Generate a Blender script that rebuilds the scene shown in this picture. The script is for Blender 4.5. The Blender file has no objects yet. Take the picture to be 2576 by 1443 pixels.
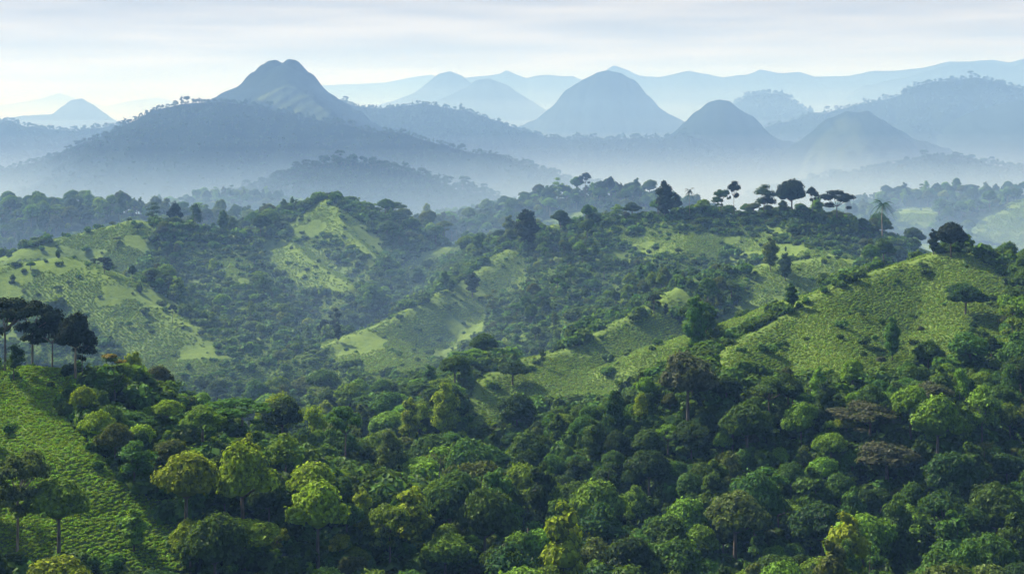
import bpy, math, random
import numpy as np
from mathutils import Vector

R = math.radians
S = bpy.context.scene
random.seed(11)
rng = np.random.default_rng(11)

# ------------------------------------------------------------------ camera
FP, HZ, CX = 3539.0, 310.0, 1288.0          # focal length and horizon of the view (units: 2576 across)
cam = bpy.data.cameras.new('camera')
camo = bpy.data.objects.new('camera', cam)
S.collection.objects.link(camo)
camo.location = (0, 0, 0)
camo.rotation_euler = (R(90), 0, 0)
cam.sensor_width = 36.0
cam.lens = 36.0 * FP / 2576
cam.shift_y = -(721.5 - HZ) / 2576
cam.clip_start = 1.0
cam.clip_end = 60000
S.camera = camo

# ------------------------------------------------------------------ light, sky, exposure
SUN_AZ, SUN_EL = -52.0, 40.0                # ahead and to the left
world = bpy.data.worlds.new('World')
S.world = world
world.use_nodes = True
nt = world.node_tree
nt.nodes.clear()
wo = nt.nodes.new('ShaderNodeOutputWorld')
bg = nt.nodes.new('ShaderNodeBackground')
sky = nt.nodes.new('ShaderNodeTexSky')
sky.sky_type = 'NISHITA'
sky.sun_disc = False
sky.sun_elevation = R(SUN_EL)
sky.sun_rotation = R(SUN_AZ)
sky.dust_density = 3.0
tc = nt.nodes.new('ShaderNodeTexCoord')
sep = nt.nodes.new('ShaderNodeSeparateXYZ')
nt.links.new(tc.outputs['Generated'], sep.inputs[0])
# cloud deck: bright near the horizon, thinner and darker overhead
elev = nt.nodes.new('ShaderNodeMapRange')
elev.interpolation_type = 'SMOOTHSTEP'
elev.inputs['From Min'].default_value = 0.08
elev.inputs['From Max'].default_value = 0.24
elev.inputs['To Min'].default_value = 0.95
elev.inputs['To Max'].default_value = 0.10
nt.links.new(sep.outputs['Z'], elev.inputs['Value'])
mp = nt.nodes.new('ShaderNodeMapping')
mp.inputs['Scale'].default_value = (2.2, 1.2, 34.0)
mp.inputs['Rotation'].default_value = (0, R(0.8), 0)
nt.links.new(tc.outputs['Generated'], mp.inputs['Vector'])
nz = nt.nodes.new('ShaderNodeTexNoise')
nz.inputs['Scale'].default_value = 2.6
nz.inputs['Detail'].default_value = 6.0
nz.inputs['Roughness'].default_value = 0.52
nt.links.new(mp.outputs[0], nz.inputs['Vector'])
cr = nt.nodes.new('ShaderNodeValToRGB')
e = cr.color_ramp.elements
e[0].position, e[0].color = 0.34, (0.188, 0.182, 0.180, 1)
e[1].position, e[1].color = 0.64, (0.310, 0.290, 0.262, 1)
m_ = cr.color_ramp.elements.new(0.5); m_.color = (0.245, 0.233, 0.222, 1)
nt.links.new(nz.outputs['Fac'], cr.inputs[0])
sc_ = nt.nodes.new('ShaderNodeVectorMath'); sc_.operation = 'SCALE'; sc_.inputs['Scale'].default_value = 0.075
nt.links.new(sky.outputs[0], sc_.inputs[0])
mx = nt.nodes.new('ShaderNodeMix'); mx.data_type = 'RGBA'
nt.links.new(elev.outputs[0], mx.inputs[0])
nt.links.new(sc_.outputs[0], mx.inputs[6])
nt.links.new(cr.outputs[0], mx.inputs[7])
nt.links.new(mx.outputs[2], bg.inputs['Color'])
# the cloud deck is brighter towards the sun than behind the viewer
azm = nt.nodes.new('ShaderNodeMapRange'); azm.interpolation_type = 'SMOOTHSTEP'
azm.inputs['From Min'].default_value = -0.2; azm.inputs['From Max'].default_value = 0.9
azm.inputs['To Min'].default_value = 0.40; azm.inputs['To Max'].default_value = 1.0
nt.links.new(sep.outputs['Y'], azm.inputs['Value'])
azs = nt.nodes.new('ShaderNodeVectorMath'); azs.operation = 'SCALE'
nt.links.new(cr.outputs[0], azs.inputs[0]); nt.links.new(azm.outputs[0], azs.inputs['Scale'])
nt.links.new(azs.outputs[0], mx.inputs[7])
bg.inputs['Strength'].default_value = 1.0
nt.links.new(bg.outputs[0], wo.inputs[0])

sl = bpy.data.lights.new('sun', 'SUN')
sl.energy = 4.6
sl.angle = R(2.5)
sl.color = (1.0, 0.94, 0.84)
so = bpy.data.objects.new('sun', sl)
S.collection.objects.link(so)
sdir = Vector((math.sin(R(SUN_AZ)) * math.cos(R(SUN_EL)), math.cos(R(SUN_AZ)) * math.cos(R(SUN_EL)), math.sin(R(SUN_EL))))
so.rotation_euler = sdir.to_track_quat('Z', 'Y').to_euler()

S.view_settings.view_transform = 'Standard'
S.view_settings.look = 'None'
S.view_settings.exposure = 1.2
S.view_settings.gamma = 1.0
S.cycles.max_bounces = 5
S.cycles.diffuse_bounces = 2
S.cycles.glossy_bounces = 1
S.cycles.transmission_bounces = 2
S.cycles.volume_bounces = 0
S.cycles.transparent_max_bounces = 96
S.cycles.use_denoising = True

# haze and mist are boxes: x0,x1,y0,y1,z0,z1, colour, density, anisotropy
HAZE = dict(box=(-9000, 9000, -400, 13000, -235, 470), color=(0.24, 0.50, 1.0), density=0.00010)
MIST = []          # staggered layers: the mist thins upwards and thickens with distance
def layers(y0, y1, z0, z1, n, total, yend=12500):
    for i in range(n):
        t = i / (n - 1)
        q = len(MIST)
        MIST.append(dict(box=(-8200 + 17 * q, 8200 - 17 * q, y0 + t * (y1 - y0), yend - 13 * q, -228 + q * .3, z0 + t * (z1 - z0)), density=total / n * (1.3 - .6 * t)))
layers(460, 850, -88, -38, 7, .00120, 2300)     # never more than some thirty layers on one line of sight
layers(480, 1700, 60, 380, 5, .00034)
layers(1150, 1850, -110, -22, 7, .00064)
layers(3700, 5200, 10, 150, 3, .00034)
MISTCOL = (0.40, 0.65, 1.0)

# ------------------------------------------------------------------ helpers
COL = S.collection

def tag(o, label=None, cat=None, group=None, kind=None):
    if label: o['label'] = label
    if cat: o['category'] = cat
    if group: o['group'] = group
    if kind: o['kind'] = kind
    return o

def np_mesh(name, V, F4, mats, mi=None, smooth=False):
    """V (n,3), F4 (m,4) quads ; a triangle repeats nothing -> use list form"""
    me = bpy.data.meshes.new(name)
    V = np.asarray(V, dtype=np.float32)
    F4 = np.asarray(F4, dtype=np.int32)
    k = F4.shape[1]
    me.vertices.add(len(V)); me.vertices.foreach_set('co', V.ravel())
    me.loops.add(F4.size); me.loops.foreach_set('vertex_index', F4.ravel())
    me.polygons.add(len(F4))
    me.polygons.foreach_set('loop_start', np.arange(len(F4), dtype=np.int32) * k)
    me.polygons.foreach_set('loop_total', np.full(len(F4), k, dtype=np.int32))
    if mi is not None:
        me.polygons.foreach_set('material_index', np.asarray(mi, dtype=np.int32))
    me.polygons.foreach_set('use_smooth', np.full(len(F4), bool(smooth)))
    for m in mats: me.materials.append(m)
    me.update(calc_edges=True)
    return me

def link(name, me, parent=None):
    o = bpy.data.objects.new(name, me)
    COL.objects.link(o)
    if parent: o.parent = parent
    return o

def fade(t): return t * t * t * (t * (t * 6 - 15) + 10)
PERM = np.random.default_rng(5).permutation(512).astype(np.int64)
PERM = np.concatenate([PERM, PERM, PERM])
GR = np.array([[math.cos(a), math.sin(a)] for a in np.linspace(0, 2 * math.pi, 16, endpoint=False)])
def perlin(x, y):
    xi = np.floor(x).astype(np.int64); yi = np.floor(y).astype(np.int64)
    xf = x - xi; yf = y - yi
    def g(ix, iy, dx, dy):
        h = PERM[(PERM[ix & 511] + iy) & 511] & 15
        return GR[h, 0] * dx + GR[h, 1] * dy
    u = fade(xf); v = fade(yf)
    a = g(xi, yi, xf, yf); b = g(xi + 1, yi, xf - 1, yf)
    c = g(xi, yi + 1, xf, yf - 1); d = g(xi + 1, yi + 1, xf - 1, yf - 1)
    return (a + u * (b - a)) * (1 - v) + (c + u * (d - c)) * v
def fbm(x, y, o=4, ridged=False):
    s = 0; a = 1.0; n = 0
    for i in range(o):
        p = perlin(x * 2 ** i + 17.3 * i, y * 2 ** i + 9.1 * i)
        if ridged: p = 0.35 - np.abs(p) * 1.4
        s = s + a * p; n += a; a *= 0.5
    return s / n

def P(px, py, d):
    """a sight line and a distance give a place on the ground"""
    return ((px - CX) / FP * d, d, -(py - HZ) / FP * d)
def proj(x, y, z):
    return CX + FP * x / y, HZ - FP * z / y

def ridge_field(x, y, pts, k, r, sy=1.0):
    """height of a hill whose crest runs along pts, falling off at slope k with a crest rounded over r"""
    best = np.full(x.shape, -1e9)
    if len(pts) == 1: pts = pts * 2
    for (ax, ay, az), (bx, by, bz) in zip(pts[:-1], pts[1:]):
        dx, dy = bx - ax, by - ay
        L = dx * dx + dy * dy + 1e-9
        t = np.clip(((x - ax) * dx + (y - ay) * dy) / L, 0, 1)
        dd = np.hypot(x - ax - t * dx, (y - ay - t * dy) * sy)
        best = np.maximum(best, az + t * (bz - az) - k * (np.sqrt(dd * dd + r * r) - r))
    return best

# ------------------------------------------------------------------ materials
def new_mat(name):
    m = bpy.data.materials.new(name); m.use_nodes = True
    t = m.node_tree; t.nodes.clear()
    return m, t
def leaf_mat(name, ramp=None, c=None, vary=0.25, trans=0.33, tcol=(0.20, 0.34, 0.01), leafvar=True):
    """foliage: diffuse + translucent; each plant has its own tint, each leaf clump a slight one of its own"""
    m, t = new_mat(name)
    out = t.nodes.new('ShaderNodeOutputMaterial')
    oi = t.nodes.new('ShaderNodeObjectInfo')
    hs = t.nodes.new('ShaderNodeHueSaturation')
    if ramp:
        cr = t.nodes.new('ShaderNodeValToRGB'); cr.color_ramp.interpolation = 'CONSTANT'
        els = cr.color_ramp.elements
        els[0].position, els[0].color = 0.0, (*ramp[0][1], 1)
        els[1].position, els[1].color = ramp[1][0], (*ramp[1][1], 1)
        for p_, c_ in ramp[2:]:
            q = els.new(p_); q.color = (*c_, 1)
        t.links.new(oi.outputs['Random'], cr.inputs[0])
        t.links.new(cr.outputs[0], hs.inputs['Color'])
    else:
        hs.inputs['Color'].default_value = (*c, 1)
    # per plant value
    ml = t.nodes.new('ShaderNodeMath'); ml.operation = 'MULTIPLY'; ml.inputs[1].default_value = 37.77
    fr = t.nodes.new('ShaderNodeMath'); fr.operation = 'FRACT'
    mr = t.nodes.new('ShaderNodeMapRange')
    mr.inputs['To Min'].default_value = 1 - vary; mr.inputs['To Max'].default_value = 1 + vary
    t.links.new(oi.outputs['Random'], ml.inputs[0]); t.links.new(ml.outputs[0], fr.inputs[0]); t.links.new(fr.outputs[0], mr.inputs['Value'])
    # every leaf clump differs a little
    gi_ = t.nodes.new('ShaderNodeNewGeometry')
    lf = t.nodes.new('ShaderNodeMapRange'); lf.inputs['To Min'].default_value = 0.45; lf.inputs['To Max'].default_value = 1.75
    t.links.new(gi_.outputs['Random Per Island'], lf.inputs['Value'])
    tcn = t.nodes.new('ShaderNodeTexCoord')
    nn = t.nodes.new('ShaderNodeTexNoise'); nn.inputs['Scale'].default_value = 0.55; nn.inputs['Detail'].default_value = 3.0
    nn.inputs['Roughness'].default_value = 0.7
    t.links.new(tcn.outputs['Object'], nn.inputs['Vector'])
    mr2 = t.nodes.new('ShaderNodeMapRange')
    mr2.inputs['From Min'].default_value = 0.3; mr2.inputs['From Max'].default_value = 0.7
    mr2.inputs['To Min'].default_value = 0.7; mr2.inputs['To Max'].default_value = 1.3
    t.links.new(nn.outputs['Fac'], mr2.inputs['Value'])
    mm = t.nodes.new('ShaderNodeMath'); mm.operation = 'MULTIPLY'
    t.links.new(mr.outputs[0], mm.inputs[0]); t.links.new(mr2.outputs[0], mm.inputs[1])
    m3_ = t.nodes.new('ShaderNodeMath'); m3_.operation = 'MULTIPLY'
    t.links.new(mm.outputs[0], m3_.inputs[0]); t.links.new(lf.outputs[0], m3_.inputs[1])
    t.links.new(m3_.outputs[0], hs.inputs['Value'])
    mr3 = t.nodes.new('ShaderNodeMapRange'); mr3.inputs['To Min'].default_value = 0.485; mr3.inputs['To Max'].default_value = 0.52
    t.links.new(fr.outputs[0], mr3.inputs['Value']); t.links.new(mr3.outputs[0], hs.inputs['Hue'])
    df = t.nodes.new('ShaderNodeBsdfDiffuse'); tr = t.nodes.new('ShaderNodeBsdfTranslucent')
    t.links.new(hs.outputs[0], df.inputs['Color'])
    tm = t.nodes.new('ShaderNodeMix'); tm.data_type = 'RGBA'; tm.inputs[0].default_value = 0.35
    t.links.new(hs.outputs[0], tm.inputs[6]); tm.inputs[7].default_value = (*tcol, 1)
    t.links.new(tm.outputs[2], tr.inputs['Color'])
    ms = t.nodes.new('ShaderNodeMixShader'); ms.inputs[0].default_value = trans
    t.links.new(df.outputs[0], ms.inputs[1]); t.links.new(tr.outputs[0], ms.inputs[2])
    gl = t.nodes.new('ShaderNodeBsdfGlossy'); gl.inputs['Roughness'].default_value = 0.45
    gl.inputs['Color'].default_value = (0.8, 0.85, 0.8, 1)
    m2 = t.nodes.new('ShaderNodeMixShader'); m2.inputs[0].default_value = 0.006
    t.links.new(ms.outputs[0], m2.inputs[1]); t.links.new(gl.outputs[0], m2.inputs[2])
    t.links.new(m2.outputs[0], out.inputs['Surface'])
    return m

TONES = {
    'mid green':    (0.050, 0.105, 0.016),
    'dark green':   (0.024, 0.056, 0.014),
    'olive green':  (0.075, 0.098, 0.020),
    'light green':  (0.125, 0.215, 0.020),
    'yellow-green': (0.200, 0.270, 0.014),
    'brownish':     (0.064, 0.069, 0.035),
}
M = {k: leaf_mat('leaves_' + k.replace(' ', '_').replace('-', '_'), c=v) for k, v in TONES.items()}
M['forest'] = leaf_mat('leaves_forest', ramp=[(0.0, TONES['mid green']), (0.34, TONES['dark green']), (0.62, TONES['olive green']),
                                              (0.76, TONES['light green']), (0.95, TONES['brownish']), (0.97, TONES['yellow-green'])])
M['tea'] = leaf_mat('leaves_tea', c=(0.185, 0.280, 0.040), vary=0.15, trans=0.25)
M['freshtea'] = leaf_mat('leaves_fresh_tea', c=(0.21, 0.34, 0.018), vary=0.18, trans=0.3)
M['under'] = leaf_mat('leaves_undergrowth', c=(0.055, 0.110, 0.018), vary=0.35)
M['farleaf'] = leaf_mat('leaves_far', c=(0.030, 0.055, 0.022), vary=0.3, trans=0.15)
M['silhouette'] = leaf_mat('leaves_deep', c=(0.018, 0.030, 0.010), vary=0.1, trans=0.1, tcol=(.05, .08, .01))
M['orange'] = leaf_mat('leaves_orange', c=(0.20, 0.13, 0.02), vary=0.1)

def bark(name, c1, c2):
    m, t = new_mat(name)
    out = t.nodes.new('ShaderNodeOutputMaterial'); b = t.nodes.new('ShaderNodeBsdfPrincipled')
    n = t.nodes.new('ShaderNodeTexNoise'); n.inputs['Scale'].default_value = 3; n.inputs['Detail'].default_value = 5
    tcn = t.nodes.new('ShaderNodeTexCoord'); mpn = t.nodes.new('ShaderNodeMapping'); mpn.inputs['Scale'].default_value = (1, 1, .25)
    t.links.new(tcn.outputs['Object'], mpn.inputs[0]); t.links.new(mpn.outputs[0], n.inputs['Vector'])
    r = t.nodes.new('ShaderNodeValToRGB'); r.color_ramp.elements[0].color = (*c1, 1); r.color_ramp.elements[1].color = (*c2, 1)
    r.color_ramp.elements[0].position = .35; r.color_ramp.elements[1].position = .65
    t.links.new(n.outputs['Fac'], r.inputs[0]); t.links.new(r.outputs[0], b.inputs['Base Color'])
    b.inputs['Roughness'].default_value = 0.9
    t.links.new(b.outputs[0], out.inputs[0])
    return m
M['bark'] = bark('bark_grey', (0.05, 0.04, 0.03), (0.16, 0.13, 0.10))
M['barkpale'] = bark('bark_pale', (0.18, 0.13, 0.08), (0.42, 0.34, 0.22))

def ground_mat(name, dark, forest, grass, rocky=False):
    """attribute 'grass' (0 forest floor .. 1 pasture) is a property of the land; mottled, with soil patches"""
    m, t = new_mat(name)
    out = t.nodes.new('ShaderNodeOutputMaterial'); b = t.nodes.new('ShaderNodeBsdfPrincipled')
    b.inputs['Roughness'].default_value = 0.95; b.inputs['Specular IOR Level'].default_value = 0.0
    at = t.nodes.new('ShaderNodeAttribute'); at.attribute_name = 'grass'
    geo = t.nodes.new('ShaderNodeNewGeometry')
    def noise(s, d=5, r=.6):
        n = t.nodes.new('ShaderNodeTexNoise'); n.inputs['Scale'].default_value = s; n.inputs['Detail'].default_value = d
        n.inputs['Roughness'].default_value = r
        t.links.new(geo.outputs['Position'], n.inputs['Vector']); return n
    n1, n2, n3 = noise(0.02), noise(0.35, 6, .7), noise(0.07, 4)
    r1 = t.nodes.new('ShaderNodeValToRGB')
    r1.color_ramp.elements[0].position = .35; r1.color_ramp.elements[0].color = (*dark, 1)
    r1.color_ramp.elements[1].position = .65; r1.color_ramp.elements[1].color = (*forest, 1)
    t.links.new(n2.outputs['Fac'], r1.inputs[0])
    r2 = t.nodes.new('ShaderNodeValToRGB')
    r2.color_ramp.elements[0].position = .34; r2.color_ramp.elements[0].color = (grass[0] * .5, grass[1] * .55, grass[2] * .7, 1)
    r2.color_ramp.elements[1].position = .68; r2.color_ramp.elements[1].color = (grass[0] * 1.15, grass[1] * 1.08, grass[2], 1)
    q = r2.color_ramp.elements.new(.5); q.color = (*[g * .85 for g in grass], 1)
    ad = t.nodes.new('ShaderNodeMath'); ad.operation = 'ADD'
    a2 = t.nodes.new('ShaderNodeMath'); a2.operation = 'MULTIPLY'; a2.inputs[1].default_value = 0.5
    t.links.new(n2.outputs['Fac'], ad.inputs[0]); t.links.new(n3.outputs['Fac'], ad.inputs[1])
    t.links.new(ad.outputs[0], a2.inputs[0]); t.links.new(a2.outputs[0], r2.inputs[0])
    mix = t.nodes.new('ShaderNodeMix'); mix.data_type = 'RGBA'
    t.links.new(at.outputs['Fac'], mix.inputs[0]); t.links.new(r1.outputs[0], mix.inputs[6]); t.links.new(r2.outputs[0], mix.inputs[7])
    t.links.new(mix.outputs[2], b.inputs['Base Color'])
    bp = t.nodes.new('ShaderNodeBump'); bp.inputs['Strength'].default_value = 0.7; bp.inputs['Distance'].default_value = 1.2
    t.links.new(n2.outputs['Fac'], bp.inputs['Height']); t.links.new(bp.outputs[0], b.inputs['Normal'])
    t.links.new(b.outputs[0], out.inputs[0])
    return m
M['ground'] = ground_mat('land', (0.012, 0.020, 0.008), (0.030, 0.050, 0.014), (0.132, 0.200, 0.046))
M['mount'] = ground_mat('mountain_land', (0.006, 0.012, 0.006), (0.016, 0.027, 0.011), (0.085, 0.115, 0.05))

# ------------------------------------------------------------------ the land
RIDGES = [  # crest (view x, view y, metres away), slope, crest rounding
    # foreground hill at the left
    ([(-500, 945, 350), (-200, 930, 355), (0, 930, 365), (130, 935, 370), (240, 965, 366), (340, 1030, 360), (480, 1085, 352),
      (620, 1160, 348), (720, 1230, 345), (820, 1310, 340), (900, 1400, 335)], .52, 7),
    ([(60, 940, 366), (120, 1120, 325)], .50, 8),
    # left mid hill and its spurs
    ([(-400, 720, 820), (-150, 690, 810), (20, 655, 800), (100, 612, 820), (180, 592, 840), (340, 554, 860), (480, 575, 880),
      (600, 600, 890), (700, 585, 920), (780, 535, 950), (830, 500, 965), (900, 545, 985), (980, 610, 990)], .48, 9),
    ([(20, 668, 740), (150, 648, 745), (250, 690, 722), (380, 770, 695), (470, 815, 675), (540, 870, 655)], .42, 10),
    ([(830, 500, 965), (870, 580, 905), (960, 665, 850)], .75, 4),
    ([(700, 585, 920), (770, 650, 850), (880, 720, 790)], .65, 5),
    ([(560, 600, 885), (600, 700, 800), (640, 800, 720), (700, 880, 670)], .45, 10),
    # centre spurs
    ([(1400, 570, 880), (1290, 622, 850), (1200, 685, 800), (1120, 730, 765), (1000, 792, 722), (900, 840, 685), (790, 878, 655)], .58, 5),
    ([(1190, 608, 955), (1100, 628, 930), (1000, 665, 900), (935, 702, 880)], .55, 6),
    ([(900, 840, 685), (1020, 960, 600), (1080, 1040, 560)], .38, 10),
    # big hill and spurs
    ([(1400, 570, 880), (1500, 555, 880), (1650, 550, 870), (1750, 545, 860), (1900, 540, 860), (2000, 545, 850), (2100, 570, 840),
      (2250, 612, 835), (2400, 655, 850), (2600, 700, 850), (2900, 760, 850)], .42, 10),
    ([(1500, 555, 880), (1480, 650, 800), (1400, 760, 720)], .45, 9),
    ([(1750, 545, 860), (1720, 640, 790), (1640, 720, 730), (1500, 780, 680)], .42, 9),
    ([(2000, 545, 850), (2040, 610, 790), (2090, 650, 745)], .4, 9),
    ([(1960, 668, 720), (2080, 648, 730), (2160, 656, 730)], .35, 10),
    ([(1900, 680, 715), (1750, 700, 690), (1650, 765, 645), (1540, 818, 612), (1440, 880, 582), (1310, 912, 562), (1215, 955, 535), (1170, 1030, 500)], .58, 5),
    ([(1310, 912, 562), (1420, 985, 530), (1500, 1050, 500)], .3, 12),
    # right hill
    ([(2900, 1000, 545), (2620, 830, 560), (2520, 720, 580), (2460, 648, 592), (2400, 636, 600), (2250, 668, 590), (2130, 705, 570),
      (2050, 748, 552), (1900, 835, 520), (1810, 875, 498), (1770, 950, 465)], .58, 6),
    ([(2400, 636, 600), (2430, 820, 530), (2450, 980, 470)], .42, 12),
    ([(2050, 748, 552), (2120, 900, 490), (2150, 1010, 450)], .45, 12),
    # back
    ([(-400, 560, 1160), (-100, 545, 1150), (100, 532, 1120), (300, 535, 1100), (500, 560, 1100), (700, 580, 1120)], .3, 20),
    ([(940, 600, 1150), (1000, 580, 1150), (1150, 572, 1150), (1300, 575, 1150)], .3, 20),
    ([(1240, 575, 1250), (1330, 530, 1250), (1420, 500, 1250), (1500, 490, 1250), (1580, 495, 1250), (1660, 525, 1250), (1760, 580, 1250)], .35, 18),
    ([(2300, 650, 1240), (2430, 578, 1290), (2500, 538, 1330), (2600, 500, 1380), (2750, 480, 1420)], .34, 15),
    ([(2240, 545, 1340), (2290, 530, 1350), (2350, 532, 1350)], .3, 12),
    ([(2050, 590, 1500), (2200, 545, 1500), (2320, 500, 1500), (2400, 488, 1500), (2480, 498, 1500), (2600, 488, 1550), (2800, 470, 1600)], .3, 20),
    ([(480, 520, 1500), (560, 500, 1520), (640, 505, 1520), (700, 530, 1500)], .35, 15),
    ([(1120, 560, 1480), (1200, 540, 1480)], .3, 15),
]
RW = [([P(*p) for p in pts], k, r) for pts, k, r in RIDGES]

def crest_dist(x, y, which):
    best = np.full(x.shape, 1e9)
    for pts, k, r in (RW[i] for i in which):
        for (ax, ay, az), (bx, by, bz) in zip(pts[:-1], pts[1:]):
            dx, dy = bx - ax, by - ay
            t = np.clip(((x - ax) * dx + (y - ay) * dy) / (dx * dx + dy * dy + 1e-9), 0, 1)
            best = np.minimum(best, np.hypot(x - ax - t * dx, y - ay - t * dy))
    return best
def find_ridge(p): return next(i for i, q in enumerate(RIDGES) if p in q[0])
CLEAR = [find_ridge(p) for p in [(240, 965, 366), (180, 592, 840), (470, 815, 675), (870, 580, 905), (770, 650, 850), (1200, 685, 800), (1100, 628, 930),
                                 (2080, 648, 730), (1540, 818, 612), (2050, 748, 552), (2500, 538, 1330)]]
def gully(x, y):
    return fbm(x / 60, y / 75, 4, True) + .35 * fbm(x / 25 + 3, y / 25, 3)

def land(x, y):
    d = np.hypot(x, np.abs(y))
    floor = np.interp(d, [0, 250, 380, 620, 900, 1300, 1700, 14000], [-104, -112, -120, -146, -158, -168, -190, -205])
    wx = x + 14 * fbm(x / 120, y / 120, 3); wy = y + 14 * fbm(x / 120 + 40, y / 120, 3)
    beta = 2.6
    hs = [floor + 7 * fbm(x / 95, y / 95, 3)]
    for pts, k, r in RW:
        if k is None: continue
        near = ridge_field(x, y, pts, k, r)
        warped = ridge_field(wx, wy, pts, k, r)
        zc = np.clip((near.max() - near) / 30, 0, 1)          # leave the crest where it is, fold the flanks
        hs.append(near * (1 - zc) + warped * zc)
    h = np.stack(hs); mxh = h.max(0)
    z = mxh + beta * np.log(np.exp((h - mxh) / beta).sum(0)) * 0.6
    depth = np.clip((-60 - z) / 40, 0.15, 1)
    cd = np.clip((crest_dist(x, y, range(len(RW))) - 4) / 26, 0, 1)
    z = z + depth * 8.5 * gully(x, y) * cd + 0.5 * fbm(x / 9, y / 9, 3)
    return z

# areas of open grass (view polygons over the built land; the mask then belongs to the land)
GRASS = [
    [(-80, 920), (130, 920), (255, 952), (215, 985), (140, 1000), (190, 1070), (265, 1160), (330, 1240), (455, 1270), (470, 1430), (-80, 1430)],
    [(0, 640), (180, 585), (345, 545), (400, 575), (385, 640), (330, 690), (440, 760), (545, 860), (545, 950), (450, 985), (360, 960), (300, 880), (240, 820), (110, 780), (-80, 760), (-80, 680)],
    [(715, 565), (830, 490), (870, 530), (960, 610), (965, 660), (900, 640), (850, 590), (770, 600)],
    [(680, 600), (760, 610), (920, 710), (870, 745), (740, 720), (660, 660)],
    [(1290, 615), (1180, 690), (1000, 790), (785, 872), (830, 905), (910, 935), (1030, 950), (1120, 900), (1200, 850), (1230, 770), (1330, 690)],
    [(1185, 600), (1090, 622), (930, 702), (1010, 705), (1080, 670), (1170, 640)],
    [(1560, 800), (1440, 868), (1300, 905), (1200, 950), (1160, 1095), (1240, 1090), (1320, 1025), (1430, 1010), (1510, 1010), (1600, 985), (1660, 945), (1780, 875), (1690, 790)],
    [(2410, 630), (2250, 662), (2050, 743), (1900, 828), (1805, 868), (1770, 930), (1880, 950), (1960, 930), (2080, 960), (2230, 960), (2330, 900), (2400, 850), (2530, 850), (2520, 700), (2460, 640)],
    [(1880, 680), (1980, 650), (2110, 632), (2180, 650), (2150, 690), (2060, 740), (1960, 780), (1880, 830), (1800, 860), (1760, 830), (1860, 760), (1900, 720)],
    [(1640, 750), (1730, 730), (1740, 790), (1650, 790)],
    [(1360, 560), (1420, 535), (1540, 525), (1560, 545), (1440, 560), (1370, 600)],
    [(1560, 600), (1700, 590), (1900, 600), (2200, 650), (2100, 650), (1850, 640), (1620, 645)],
    [(2430, 580), (2576, 495), (2700, 470), (2700, 640), (2560, 620), (2450, 600)],
    [(2230, 530), (2300, 518), (2360, 530), (2340, 570), (2260, 580)],
    [(2290, 620), (2360, 600), (2360, 650), (2300, 660)],
    [(560, 650), (640, 660), (620, 720), (560, 700)],
]
SPARSE = [
    [(540, 620), (700, 580), (830, 500), (900, 560), (960, 640), (920, 760), (760, 860), (560, 900), (440, 740), (400, 600)],
    [(1320, 620), (1500, 560), (2000, 545), (2250, 620), (2120, 720), (1900, 740), (1750, 780), (1550, 800), (1400, 860), (1200, 880), (1090, 850), (1200, 780)],
    [(2440, 640), (2560, 760), (2480, 900), (2250, 980), (1950, 960), (1900, 930), (2300, 800)],
    [(500, 880), (800, 850), (1150, 900), (1150, 980), (800, 1010), (520, 990)],
    [(-50, 760), (250, 800), (380, 960), (250, 940), (-50, 900)],
    [(420, 1010), (600, 1090), (780, 1220), (700, 1250), (480, 1130)],
]
def sparse_mask(x, y, z):
    yy = np.maximum(y, 60)
    px, py = proj(x, yy, z)
    px = px + 40 * fbm(x / 40, y / 40, 3); py = py + 30 * fbm(x / 40 + 9, y / 40 + 5, 3)
    g = np.zeros(x.shape, bool)
    for poly in SPARSE: g |= in_poly(px, py, poly)
    return g & (y > 200) & (y < 1650)
def in_poly(px, py, poly):
    c = np.zeros(px.shape, bool)
    n = len(poly)
    for i in range(n):
        x1, y1 = poly[i]; x2, y2 = poly[(i + 1) % n]
        cond = (y1 > py) != (y2 > py)
        with np.errstate(divide='ignore', invalid='ignore'):
            xx = (x2 - x1) * (py - y1) / (y2 - y1 + 1e-12) + x1
        c ^= cond & (px < xx)
    return c
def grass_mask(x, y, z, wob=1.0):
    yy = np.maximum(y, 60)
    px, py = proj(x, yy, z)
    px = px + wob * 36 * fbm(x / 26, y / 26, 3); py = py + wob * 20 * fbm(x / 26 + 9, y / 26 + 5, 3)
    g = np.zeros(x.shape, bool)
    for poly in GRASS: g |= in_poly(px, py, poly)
    return g & (y > 200) & (y < 1650)

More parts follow.
